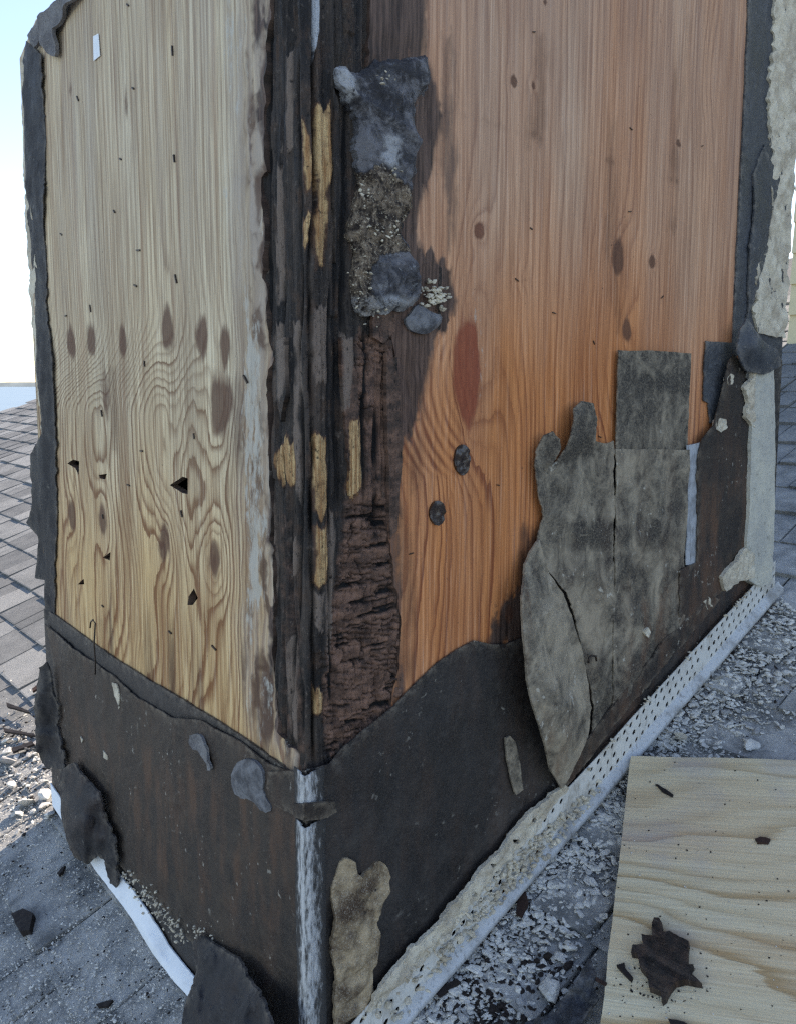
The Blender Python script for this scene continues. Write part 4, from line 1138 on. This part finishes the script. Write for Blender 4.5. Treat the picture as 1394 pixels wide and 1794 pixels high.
# far-left upright strip with loose felt and a pale broken edge
LS = [(38, 100), (46, 70), (75, 95), (76, 130), (77, 400), (84, 560), (92, 640), (99, 780), (99, 920), (96, 1010), (93, 1085), (82, 1085), (78, 1016), (62, 1012), (64, 940), (47, 915),
      (56, 880), (58, 850), (53, 800), (57, 785), (75, 760), (70, 700), (62, 600), (57, 520), (50, 400), (43, 280)]
sheet('felt_strip', 'L', LS, MAT['felt_black'], ch, 0.0165, 0.002, 0.008, 'px', (), ff(-0.55), lambda U, V, px: 0.006 * fbm(U * 18, V * 9, 41, 4), 'ragged blue-black felt strip on the far left edge',
      amp=2.2, rstep=8, seed=41)
LT = [(50, 62), (60, 36), (78, 20), (100, 0), (150, -60), (140, -20), (112, 20), (96, 50), (94, 96), (80, 92), (66, 70), (58, 84)]
sheet('felt_scrap', 'L', LT, MAT['mortar'], ch, 0.024, 0.006, 0.007, 'px', (), None, lambda U, V, px: 0.008 * fbm(U * 30, V * 20, 43, 3), 'grey splintered scrap at the top left corner', amp=3.0, rstep=7, seed=43)
ED = [(37, 96), (44, 92), (50, 280), (59, 420), (68, 560), (80, 730), (74, 762), (66, 690), (58, 590), (52, 500), (46, 400), (40, 280)]
sheet('stucco_remnant', 'L', ED, MAT['stucco'], ch, 0.014, 0.02, 0.006, 'px', (), None, lambda U, V, px: 0.004 * fbm(U * 60, V * 40, 45, 3), 'thin pale broken stucco edge on the far left corner', amp=2.2, rstep=6, seed=45)

# ---- torn flaps hanging at the foot of the left face (loose, so things of their own)
def loose(name, side, O, mat, off, label, cat, omap, light=0.15, rust=0.0, **kw):
    crease = lambda x, y: omap(x, y) + 0.009 * (0.5 - np.abs(fbm(x / 34., y / 90., 71, 2))) + 0.002 * fbm(x / 16., y / 30., 73, 2)
    o = sheet(name, side, O, mat, None, off, 0.0035, 4.5, 'px', (), ff(light, rust), None, label, amp=kw.pop('amp', 3.2), rstep=3.5, offset_map=crease, **kw)
    return tag(o, label, cat)


loose('torn_felt', 'L', [(68, 1170), (80, 1160), (92, 1185), (98, 1240), (108, 1305), (114, 1345), (84, 1350), (66, 1322), (38, 1312), (62, 1308), (60, 1262), (64, 1200)], MAT['felt_black'], 0.028,
      'dark upright torn felt strip hanging at the far left foot of the chimney', 'felt', lambda x, y: 0.02 * sstep(100, 60, x) + 0.004 * fbm(x / 20., y / 40., 51, 2), -0.2)
loose('torn_felt', 'L', [(104, 1348), (130, 1336), (160, 1372), (184, 1425), (200, 1470), (206, 1520), (204, 1575), (192, 1560), (182, 1510), (172, 1502), (152, 1512), (128, 1500), (114, 1470), (108, 1430)],
      MAT['felt_black'], 0.030, 'rounded black felt flap bulging above the white flashing', 'felt', lambda x, y: 0.030 * np.exp(-((x - 135) / 40) ** 2 - ((y - 1450) / 70) ** 2) + 0.003 * fbm(x / 20., y / 30., 53, 2), -0.1, 0.15)
loose('torn_felt', 'L', [(336, 1652), (345, 1641), (365, 1645), (390, 1660), (420, 1690), (455, 1740), (478, 1800), (490, 1900), (300, 1900), (322, 1770), (344, 1704), (338, 1675)], MAT['felt_black'], 0.032,
      'large black felt flap hanging over the roof at the bottom edge', 'felt', lambda x, y: 0.05 * sstep(1640, 1850, y) + 0.006 * fbm(x / 30., y / 60., 55, 3), 0.05, 0.1)

# white flashing behind the flaps
TOPX = [88, 165, 200, 232, 262, 295, 340, 420, 480]; TOPY = [1372, 1488, 1522, 1560, 1602, 1656, 1712, 1815, 1900]
fl = list(zip(TOPX, TOPY)) + [(480, 1960), (420, 1868), (338, 1757), (300, 1714), (268, 1672), (232, 1612), (204, 1574), (165, 1522), (92, 1412)]
sheet('flashing', 'L', fl, MAT['white'], ch, 0.022, 0.002, 7, 'px', (), None, None, 'bent white metal flashing along the left foot', amp=0.8, rstep=10,
      offset_map=lambda x, y: 0.016 * np.clip((y - np.interp(x, TOPX, TOPY)) / 48., 0, 1) + 0.003 * fbm(x / 60., y / 60., 57, 2))
pts = []
for i in range(150):
    t = random.random(); x = 215 + 110 * t + random.gauss(0, 4); y = 1530 + 112 * t + random.gauss(0, 10)
    q = on_left(x, y, 0.026); pts.append((q, random.uniform(.0012, .004)))
for i in range(30):
    q = on_left(random.gauss(352, 10), random.gauss(1634, 8), 0.027); pts.append((q, random.uniform(.001, .003)))
cluster('mortar_crumbs', pts, MAT['stucco'], ch, 'pale mortar crumbs along the lower edge of the brown felt')

# ================================================================== METAL AT THE FOOT
m = Mat('streaked_bead'); p_ = m.pos()
n1 = m.noise(m.scale(p_, (40, 40, 9)), 1.0, 5, 0.7); n2 = m.noise(m.scale(p_, (200, 200, 60)), 1.0, 4, 0.7)
k_ = m.math('ADD', m.math('SUBTRACT', 1.0, m.attr('edge')), m.math('ADD', m.math('MULTIPLY', m.math('SUBTRACT', n1, 0.5), 1.8), m.math('MULTIPLY', m.math('SUBTRACT', n2, 0.5), 1.9)))
se = m.math('SUBTRACT', 1.0, m.sm(m.attr('edge'), 0.0, 0.10))
k_ = m.math('SUBTRACT', k_, m.math('MULTIPLY', se, 0.3))
c_ = m.mix(m.sm(k_, 0.3, 1.0), srgb(66, 64, 62), srgb(190, 190, 188))
MAT['beadx'] = m.done(c_, 0.8, m.bump(n2, 0.003, 0.9), 0.25)
# corner bead: folded strip with a rounded nose, two lengths
def bead(z0, z1, name, label):
    prof = [(-0.023, .0), (-0.018, .0012), (-0.007, .0018), (-0.004, .005), (0.0, .0065), (0.004, .005), (0.007, .0018), (0.020, .0012), (0.027, .0)]
    zs = np.linspace(z0, z1, 60); V = []; Fq = []
    for z in zs:
        for s, b in prof:
            k = s + (0.0016 * fbm(z * 40, s * 50, 3, 2) if abs(s) > .02 else 0)
            th_ = 0.0 if s < -0.003 else math.pi / 2 if s > 0.003 else math.pi / 4 * (1 + s / 0.003)
            o_ = 0.0245 + b + 0.0008 * float(fbm(z * 30, s * 100, 7, 2))
            bx = max(k, 0) - o_ * math.cos(th_) if s < -0.003 else max(k, -1)
            if s < -0.003: V.append((-o_, -k - 0.0245 + 0.0, z))
            elif s > 0.003: V.append((k - 0.0245, -o_, z))
            else: V.append((-0.0245 - b * 0.7, -0.0245 - b * 0.7, z))
    n = len(prof)
    for j in range(len(zs) - 1):
        for i in range(n - 1):
            a = j * n + i; Fq.append((a, a + 1, a + n + 1, a + n))
    me = mesh(name, V, Fq, True, dict(edge=np.tile([abs(q[0]) / 0.027 for q in prof], len(zs))))
    o = link(name, me, MAT['beadx'], ch, label)
    md = o.modifiers.new('thick', 'SOLIDIFY'); md.thickness = 0.0015; md.offset = -1
    return o


zc = lambda y: float(on_right(552., y, 0.02)[2])
bead(0.0, zc(1436), 'corner_bead', 'white-streaked metal corner bead at the foot of the corner')
bead(zc(1408), zc(1346), 'corner_bead', 'short upper length of pale corner bead')

# perforated screed flange on the right face
sc = empty('weep_screed', (0, 0, 0)); sc.parent = ch; sc['label'] = 'perforated white metal screed along the foot of the right face'
V, Fq = [], []
px_, rows = 0.0185, 3
rh = 0.058 / rows
ncell = int((WR + 0.024) / px_)
for r in range(rows):
    for i in range(ncell):
        x0 = -0.028 + i * px_; x1 = x0 + px_; xc = (x0 + x1) / 2
        lo_ = 0.036 + r * rh; hi_ = lo_ + rh
        a = 0.0044 * random.uniform(.85, 1.1); sx = (0.28 if r % 2 else -0.18) * px_ + random.uniform(-.0012, .0012); sz = random.uniform(-.0012, .0012)
        solid = random.random() < (0.04 if x0 > 0.62 else 0.5 if vnoise(np.array([x0 * 9.0]), np.array([0.3]), 12)[0] > 0.55 else 0.12)
        b = len(V)
        ring_out = [(x0, lo_), (xc, lo_), (x1, lo_), (x1, (lo_ + hi_) / 2), (x1, hi_), (xc, hi_), (x0, hi_), (x0, (lo_ + hi_) / 2)]
        ang = [-135, -90, -45, 0, 45, 90, 135, 180]
        ring_in = [(xc + sx + a * math.cos(math.radians(t)), (lo_ + hi_) / 2 + sz + a * 0.95 * math.sin(math.radians(t))) for t in ang]
        wv = lambda x, z: -0.0305 - 0.0022 * float(fbm(x * 9, z * 12, 81, 3))
        for x, z in ring_out + ring_in: V.append((x, wv(x, z), TP * x + z))
        for k in range(8): Fq.append((b + k, b + (k + 1) % 8, b + 8 + (k + 1) % 8, b + 8 + k))
        if solid: Fq.append(tuple(b + 8 + k for k in range(8)))
o = link('perforated_flange', mesh('perforated_flange', V, Fq, False), MAT['screed'], sc)
md = o.modifiers.new('weld', 'WELD'); md.merge_threshold = 0.0002
md = o.modifiers.new('thick', 'SOLIDIFY'); md.thickness = 0.0012; md.offset = -1
prof = [(.0300, .042), (.032, .040), (.0335, .036), (.0415, .031), (.0425, .029), (.0420, .022), (.0405, .0205), (.03, .020)]
V, Fq = [], []
xs = np.linspace(-0.05, WR + 0.004, 90)
for x in xs:
    wob_ = 0.0022 * float(fbm(x * 7, 0.3, 83, 3)); wz = 0.003 * float(fbm(x * 6, 9.3, 85, 3))
    for o_, z in prof: V.append((x, -o_ - wob_, TP * x + z + wz))
n = len(prof)
for j in range(len(xs) - 1):
    for i in range(n - 1): a = j * n + i; Fq.append((a, a + n, a + n + 1, a + 1))
link('hem', mesh('hem', V, Fq), MAT['hem'], sc)
# mortar caught on the screed
MS = [(640, 1790), (668, 1735), (700, 1690), (760, 1622), (820, 1552), (880, 1484), (925, 1432), (960, 1400), (985, 1372), (996, 1380), (968, 1418), (935, 1456), (890, 1508), (840, 1568), (780, 1640), (730, 1695), (695, 1730), (672, 1760)]
sheet('mortar_crust', 'R', MS, MAT['stucco'], sc, 0.0345, 0.006, 0.0032, 'px', [[(905 + dx + 6 * math.cos(t), 1475 + dy + 5 * math.sin(t)) for t in (0, 1.2, 2.4, 3.6, 4.9)] for dx, dy in ((0, 0), (-40, 42), (30, -38), (-75, 92))], None,
      lambda U, V, px: 0.0045 * fbm(U * 90, V * 90, 97, 4) + 0.004 * fbm(U * 25, V * 25, 98, 2), 'cream mortar crust on the lower half of the screed', amp=4.5, rstep=5, seed=97)
pts = []
for i in range(420):
    x = random.triangular(0.06, 0.62, 0.3); z = random.uniform(0.03, 0.09) * (1 - 0.35 * max(0, x - 0.3) / 0.2)
    pts.append(((x, -0.034 + random.gauss(0, .0025), TP * x + z), random.uniform(.002, .0065)))
for i in range(60):
    x = random.uniform(0.5, 1.1); pts.append(((x, -0.034, TP * x + random.gauss(.098, .004)), random.uniform(.001, .0045)))
cluster('mortar_crumbs', pts, MAT['stucco'], sc, 'pale mortar crumbs caught on the screed')

# ---- stucco left on the far right corner
ST0 = [(1346, 20), (1352, 100), (1340, 145), (1335, 190), (1348, 215), (1344, 260), (1338, 290), (1346, 330), (1344, 375), (1336, 440), (1324, 470), (1312, 545), (1330, 582), (1360, 592),
      (1440, 590), (1470, -300), (1500, -1600), (1400, -1600), (1362, -100)]
STL = [(x + 6 + 5 * math.sin(y * .05), y) for x, y in ST0[:13]]
ST = [(1404, -1600), (1372, -300)] + STL + [(1360, 596), (1440, 590), (1470, -300), (1500, -1600)]
sheet('stucco_remnant', 'R', ST, MAT['stucco'], ch, 0.020, 0.020, 0.005, 'px', (), None, lambda U, V, px: 0.009 * fbm(U * 55, V * 40, 91, 5, 0.6), 'broken cream stucco edge on the right corner',
      amp=6.0, rstep=4, seed=91, clamp=(0, WR + 0.004))
sheet('felt_strip', 'R', [(1296, 630), (1440, 630), (1440, 1060), (1345, 1040), (1300, 1010)], MAT['felt'], ch, 0.0165, 0.002, 0.01, 'px', (), ff(0.1), None, 'dark felt beside the casing', amp=0.5, rstep=12, clamp=(0, WR))
CB = chaikin([(1320, 648), (1340, 645), (1360, 648), (1354, 1000), (1350, 1020), (1333, 1030), (1306, 1012), (1312, 900), (1316, 780)], 1)
sheet('casing_bead', 'R', CB, mat_mortar('pale_casing', srgb(196, 192, 176), srgb(176, 174, 164), 0.8, 0.5), ch, 0.036, 0.036, 0.007, 'px', (), None,
      lambda U, V, px: 0.0015 * fbm(U * 50, V * 20, 93, 3), 'pale upright stucco casing at the right corner', amp=1.4, rstep=8, seed=93, clamp=(0, WR + 0.004))
for q, lb in (([(1305, 680), (1316, 665), (1322, 650), (1322, 748), (1306, 730), (1312, 705)], None), ([(1266, 1012), (1290, 985), (1308, 962), (1322, 972), (1322, 1012), (1296, 1020), (1272, 1036)], 'broken mortar lump at the right end of the screed'),
              ([(1256, 737), (1262, 732), (1272, 735), (1273, 748), (1262, 756), (1255, 750)], None), ([(1273, 660), (1280, 653), (1287, 660), (1283, 673), (1275, 674)], None),
              ([(1234, 1055), (1240, 1046), (1250, 1052), (1247, 1068), (1237, 1070)], None), ([(1128, 1108), (1136, 1100), (1142, 1110), (1135, 1118)], None),
              ([(1022, 1236), (1030, 1230), (1033, 1240), (1026, 1250)], None)):
    sheet('mortar_lump', 'R', q, MAT['stucco'], ch, 0.037 if q[0][0] in (1266, 1305) else 0.030, 0.008, 0.003, 'px', (), None, lambda U, V, px: 0.004 * fbm(U * 110, V * 110, 95, 3), lb, amp=2.0, rstep=4, seed=int(q[0][0]))


# ---- staples and nails
def staple(side, x, y, ang=0.0, ln=0.011, w=0.0016, name='staple', off=0.013):
    P = (on_left if side == 'L' else on_right)(x, y, off)
    o = box(name, P, (ln, w, w) if side == 'R' else (w, ln, w), MAT['steel'], ch)
    o.rotation_euler = (ang, 0, 0) if side == 'L' else (0, ang, 0)
    return o


for x, y, a in [(233, 154, .5), (136, 172, .9), (224, 8, .6), (211, 278, .4), (305, 277, 1.4), (302, 88, 1.5), (200, 370, .6), (107, 410, .4), (242, 438, .1), (237, 500, .3), (308, 488, 1.2),
                (158, 540, 1.3), (115, 553, 0), (253, 637, 1.5), (178, 724, 1.3), (340, 764, 1.4), (248, 790, 0), (225, 850, .1), (180, 1062, .2), (298, 1108, .2), (375, 1135, .3), (430, 664, .8), (318, 900, 1.2), (180, 905, 1.3)]:
    staple('L', x, y, a, random.uniform(.007, .013), .0022)
for x, y, a in [(930, 400, .3), (1230, 255, -.4), (1160, 520, -.6), (905, 490, .4), (1040, 600, 1.0), (970, 548, .2), (1103, 370, -.2), (872, 850, .3), (720, 970, -.1), (1105, 225, .3), (935, 55, -.3), (1022, 812, -.4), (1050, 765, .4)]:
    staple('R', x, y, a, random.uniform(.005, .009), .0013)
# bent wire nail on the left felt
pw = [on_left(x, y, .026) for x, y in [(158, 1100), (159, 1090), (163, 1086), (167, 1092), (166, 1110), (165, 1130), (167, 1160), (167, 1182)]]


def wire(name, P, r, mat, parent, label=None):
    P = np.array(P, float); V = []; Fq = []
    for i in range(len(P)):
        t = P[min(i + 1, len(P) - 1)] - P[max(i - 1, 0)]; t /= np.linalg.norm(t)
        a = np.cross(t, (0.3, 0.5, 0.81)); a /= np.linalg.norm(a); b = np.cross(t, a)
        for k in range(8):
            an = k * math.pi / 4; V.append(P[i] + r * (a * math.cos(an) + b * math.sin(an)))
    for i in range(len(P) - 1):
        for k in range(8): Fq.append((i * 8 + k, i * 8 + (k + 1) % 8, i * 8 + 8 + (k + 1) % 8, i * 8 + 8 + k))
    Fq += [tuple(range(8))[::-1], tuple(len(V) - 8 + k for k in range(8))]
    return link(name, mesh(name, V, Fq), mat, parent, label)


wire('bent_nail', pw, 0.0014, MAT['steel'], ch)
wire('bent_nail', [on_right(x, y, .034) for x, y in [(1044, 1158), (1043, 1150), (1036, 1149), (1031, 1153), (1030, 1162)]], 0.0018, MAT['steel'], ch)

# ---- splinters standing proud of the rotten corner
SPLN = [('R', [(598, 590), (618, 600), (630, 740), (627, 862), (613, 868), (606, 720)], .0105), ('R', [(655, 545), (690, 548), (690, 580), (672, 600), (655, 590)], .014),
        ('R', [(676, 610), (700, 660), (704, 800), (696, 930), (684, 945), (680, 780)], .0135), ('L', [(480, 600), (500, 590), (502, 690), (492, 740), (482, 700)], .012),
        ('R', [(584, 150), (594, 180), (598, 330), (590, 460), (584, 330)], .011)]
for i, (sd_, q, off_) in enumerate(SPLN):
    def fld(U, Vv, px, i=i):
        z = np.zeros(len(U)); w_ = warp(px, 8, 5.5, 26); t = z.copy(); pl = z.copy(); b = z.copy()
        for p_ in TAN: t = np.maximum(t, pmask(w_[0], w_[1], p_, 4))
        for p_ in TANW: pl = np.maximum(pl, 0.9 * pmask(w_[0], w_[1], p_, 8))
        b += 0.55 if i in (0, 1, 2) else 0.1
        return dict(tan=t, pale=pl, brown=b, white=z, crack=z)
    sheet('wood_sliver', sd_, q, MAT['rot'], ch, off_, 0.006, 0.004, 'px', (), fld, lambda U, V, px: 0.003 * fbm(U * 160, V * 8, 101, 3), None, amp=2.0, rstep=5, seed=100 + i)

# ================================================================== THINGS LYING ON THE ROOF
HB = 0.040
A = on_roof(1105., 1325., HB); B = on_roof(1351., 1331., HB)
e1 = np.array([(B - A)[0] * SL, (B - A)[1]]); e1 /= np.linalg.norm(e1); e2 = np.array([-e1[1], e1[0]])
if e2[0] > 0: e2 = -e2
a0 = np.array([A[0] * SL, A[1]])
quad = [a0, a0 + e1 * 0.62, a0 + e1 * 0.62 + e2 * 0.75, a0 + e2 * 0.75]
quad = [(q[0] / SL, q[1]) for q in quad]


def fields_board(U, Vv, px):
    r1 = (U - a0[0]) * e1[0] + (Vv - a0[1]) * e1[1]; r2 = (U - a0[0]) * e2[0] + (Vv - a0[1]) * e2[1]
    h = r2 * 24 + 2.6 * fbm(r1 * 2.2, r2 * 6, 401, 3) + 1.6 * fbm(r1 * 4, r2 * 3, 402, 2)
    z = np.zeros(len(U))
    hue = np.clip(0.25 + 0.5 * fbm(r1 * 3, r2 * 12, 403, 3), 0, 1)
    grey = np.clip(-0.05 + 1.1 * fbm(r1 * 9, r2 * 6, 404, 4), 0, .75)
    return dict(uvw=np.stack([r2, r1, z], 1), ring=h, knot=z, red=z, hue=hue, grey=grey, stain=z + 0.1 * fbm(r1 * 12, r2 * 12, 405, 3), char=z, pale=z + 0.1, ringk=z + 0.6 + 0.6 * sstep(0.1, 0.4, r2))


bo = sheet('plywood_board', 'O', quad, MAT['ply_board'], None, HB, 0.013, 0.009, 'uv', (), fields_board, None, None, amp=0.0012, rstep=0.01, edge=dict(stain=0.5))
tag(bo, 'pale loose plywood board lying on the shingles at lower right', 'board')

RP = [(1141, 1616), (1146, 1609), (1154, 1609), (1159, 1618), (1160, 1634), (1172, 1631), (1190, 1642), (1206, 1650), (1204, 1672), (1203, 1688), (1214, 1690), (1206, 1700), (1229, 1722), (1202, 1716), (1182, 1720), (1174, 1730), (1166, 1746),
      (1158, 1753), (1156, 1736), (1136, 1730), (1133, 1706), (1120, 1692), (1116, 1672), (1104, 1668), (1108, 1655), (1126, 1656), (1123, 1637), (1142, 1640)]


def fld_dark(U, Vv, px):
    z = np.zeros(len(U)); return dict(tan=z, pale=z, brown=z + 0.35, white=z, crack=z + 0.25)


MAT['rotflat'] = MAT['rotpiece']
o = sheet('rotten_wood', 'O', RP, MAT['rot'], None, HB + 0.012, 0.011, 0.0025, 'px', (), fld_dark,
          lambda U, V, px: 0.002 * fbm((U * .9 - V * .5) * 200, (U * .4 + V * .9) * 24, 111, 3), None, amp=0.8, rstep=3, seed=111)
tag(o, 'ragged dark brown rotten wood fragment lying on the pale plywood board', 'wood')


def splinter(poly, h, label, mat='black', th=0.006, s=1):
    o = sheet('wood_splinter', 'O', poly, MAT[mat], None, h + th, th, 0.003, 'px', (), None, lambda U, V, px: 0.0012 * fbm(U * 150, V * 150, 113 + s, 2), None, amp=0.8, rstep=4, seed=s)
    tag(o, label, 'splinter', 'wood splinters lying about')


splinter([(1079, 1691), (1093, 1686), (1094, 1696), (1108, 1711), (1105, 1719), (1090, 1704)], HB, 'small black L-shaped splinter left of the rotten fragment')
splinter([(1147, 1374), (1152, 1374), (1179, 1392), (1177, 1396), (1160, 1388)], HB, 'thin dark splinter near the top edge of the plywood board', th=.003)
splinter([(1322, 1470), (1332, 1466), (1349, 1470), (1345, 1477), (1326, 1477)], HB, 'short brown splinter near the right edge of the plywood board', 'rotpiece', .004)
splinter([(1170, 1785), (1198, 1790), (1210, 1800), (1175, 1797)], HB, 'black splinter at the very bottom of the plywood board', th=.004)
splinter([(1044, 1712), (1062, 1722), (1060, 1726), (1042, 1717)], HB, 'thin twig at the lower left edge of the plywood board', 'rotpiece', .003)
splinter([(900, 1548), (918, 1556), (925, 1580), (912, 1606), (902, 1600), (908, 1572)], 0.012, 'flat brown wood chip on the rubble below the screed', 'rotpiece', .006)
splinter([(760, 1735), (800, 1715), (806, 1720), (768, 1745)], 0.014, 'dark stick in the rubble at the foot of the screed', th=.005)
splinter([(20, 1600), (40, 1592), (58, 1600), (52, 1630), (34, 1632)], 0.008, 'dark brown wood lump alone on the shingles at lower left', 'black', .014)
splinter([(168, 1760), (180, 1756), (198, 1752), (190, 1764), (172, 1766)], 0.006, 'flat black wood scrap on the shingles by the bottom edge', th=.004)
splinter([(100, 1530), (108, 1520), (114, 1516), (110, 1526), (103, 1534)], 0.006, 'curled black scrap on the shaded shingles below the felt flap', th=.006)

loose('felt_scrap', 'O', [(905, 1800), (940, 1782), (975, 1770), (1003, 1730), (1020, 1696), (1032, 1680), (1043, 1702), (1041, 1728), (1046, 1752), (1022, 1795), (1000, 1830), (940, 1860), (900, 1840)], MAT['felt_blue'], 0.020,
      'black crumpled felt scrap against the left edge of the plywood board', 'felt', lambda x, y: 0.014 * fbm(x / 35., y / 35., 59, 3) + 0.012, -0.1)

for k, (x_, y_, dx, dy) in enumerate([(10, 1230, 40, 14), (55, 1205, 30, -16), (5, 1275, 55, 10), (60, 1260, 24, 22), (20, 1310, 36, -12)]):
    splinter([(x_, y_), (x_ + dx, y_ + dy), (x_ + dx + 3, y_ + dy + 5), (x_ + 2, y_ + 7)], 0.016, ['dark wood strip lying across the sunlit rubble heap', 'short upright-leaning twig at the top of the sunlit heap', 'long thin stick low in the sunlit rubble heap',
             'stubby wood chip beside the hanging felt strip', 'slanting stick at the foot of the sunlit heap'][k], 'rotpiece' if k % 2 else 'black', .006, k + 3)

# ---- rubble
CH_MESH = []
for i, (V, Fs) in enumerate(LUMPS):
    me = mesh('mortar_chunk', V * np.array([1.1, .8, .38]), Fs, False); me.materials.append(MAT['rubble'] if i % 3 else mat_mortar('grey_chunk%d' % i, srgb(168, 168, 166), srgb(140, 140, 140))); CH_MESH.append(me)


def chunk(x, y, size_px, label, group=None, stretch=(1, 1, 1), rz=None, idx=None):
    p = on_roof(float(x), float(y), 0.008); r = np.linalg.norm(p - CAM) / F_ * size_px / 2
    o = link('mortar_chunk', CH_MESH[idx if idx is not None else random.randrange(len(CH_MESH))], None)
    o.location = (p[0], p[1], TP * p[0] + 0.006 + r * 0.4 * stretch[2]); o.scale = (r * stretch[0], r * stretch[1], r * stretch[2])
    o.rotation_euler = (random.uniform(-.3, .3), -PITCH + random.uniform(-.3, .3), rz if rz is not None else random.uniform(0, 6.28))
    return tag(o, label, 'mortar', group)


chunk(964, 1742, 42, 'largest smooth white mortar chunk beside the black felt scrap')
chunk(836, 1702, 30, 'white finger-shaped mortar piece standing in dark rubble', stretch=(.45, 1.5, .6), rz=.9)
chunk(793, 1737, 28, 'cream mortar chunk near the bottom end of the screed')
chunk(1192, 1296, 40, 'flat pinkish mortar slab just above the plywood board', stretch=(1, .8, .6))
chunk(1317, 1310, 30, 'white pointed mortar chunk above the right end of the board')
chunk(998, 1664, 26, 'pale mortar chunk just above the felt scrap')
chunk(1130, 1308, 28, 'pale mortar chunk at the top left corner of the board')
chunk(1257, 1190, 22, 'lone white mortar chunk on the upper right shingles')
chunk(912, 1757, 18, 'small white mortar chunk left of the largest one')
chunk(45, 1410, 36, 'big sunlit white mortar chunk at the far left', stretch=(1.1, .9, .7))
chunk(80, 1395, 28, 'white mortar chunk beside the far end of the flashing')
chunk(15, 1340, 28, 'sunlit rubble chunk at the left picture edge')
SM = []
for i in range(70):
    t = random.random()
    x0 = 700 + 560 * t; y0 = 1775 - 560 * t * 1.02
    x = x0 + abs(random.gauss(0, 90)) + 10; y = y0 + abs(random.gauss(0, 60)) + 15
    if x > 1390 or (x > 1110 - (y - 1325) * .2 and y > 1310) or y > 1790: continue
    chunk(x, y, random.uniform(10, 20), 'small pale mortar crumb in the rubble between screed and board', 'mortar crumbs below the screed')
for i in range(26):
    chunk(random.uniform(5, 90), random.uniform(1280, 1430), random.uniform(9, 20), 'sunlit mortar crumb in the rubble heap at far left', 'sunlit crumbs at far left')


def scatter(n, fn, smin, smax):
    out = []
    while len(out) < n:
        x, y = fn()
        p = on_roof(x, y, 0.004)
        if p[0] > 0.0 and p[1] > -0.03 and x > 200: continue
        s = smin * (smax / smin) ** (random.random() ** 2.2)
        out.append((np.array([p[0], p[1], TP * p[0] + 0.005 + s * .3]), s))
    return out


def near_screed():
    t = random.random(); d_ = abs(random.gauss(0, 1))
    return 640 + 720 * t + 55 * d_ + 8, 1800 - 760 * t + 45 * d_ + 10


def left_floor():
    return random.uniform(-20, 360), random.uniform(1400, 1800)


def left_sun():
    return random.gauss(40, 45), random.gauss(1340, 60)


def pocket():
    return random.gauss(860, 70), random.gauss(1735, 40)


pl = scatter(9000, near_screed, .0010, .0085) + scatter(7500, left_floor, .0006, .0030) + scatter(900, left_sun, .001, .006) + scatter(500, pocket, .001, .006)
dk = scatter(1300, near_screed, .0008, .0042) + scatter(700, left_floor, .0007, .003) + scatter(900, pocket, .0012, .007) + scatter(500, left_sun, .001, .005)
for i in range(130):
    x_, y_ = random.uniform(1060, 1390), random.uniform(1335, 1790)
    q = on_roof(x_, y_, HB)
    if random.random() < 0.6: dk.append((q + np.array([0, 0, .0006]), random.uniform(.0005, .0019)))
    else: pl.append((q + np.array([0, 0, .0006]), random.uniform(.0005, .0019)))
for i in range(60):
    q = on_roof(random.gauss(1150, 40), random.gauss(1725, 22), HB); dk.append((q + np.array([0, 0, .0006]), random.uniform(.0005, .0022)))
tag(cluster('mortar_rubble', pl, MAT['rubble'], None, flat=0.5), 'pale mortar crumbs and dust strewn over the shingles', 'rubble', kind='stuff')
tag(cluster('wood_rubble', dk, MAT['black'], None), 'dark rotten wood crumbs strewn over the shingles', 'rubble', kind='stuff')
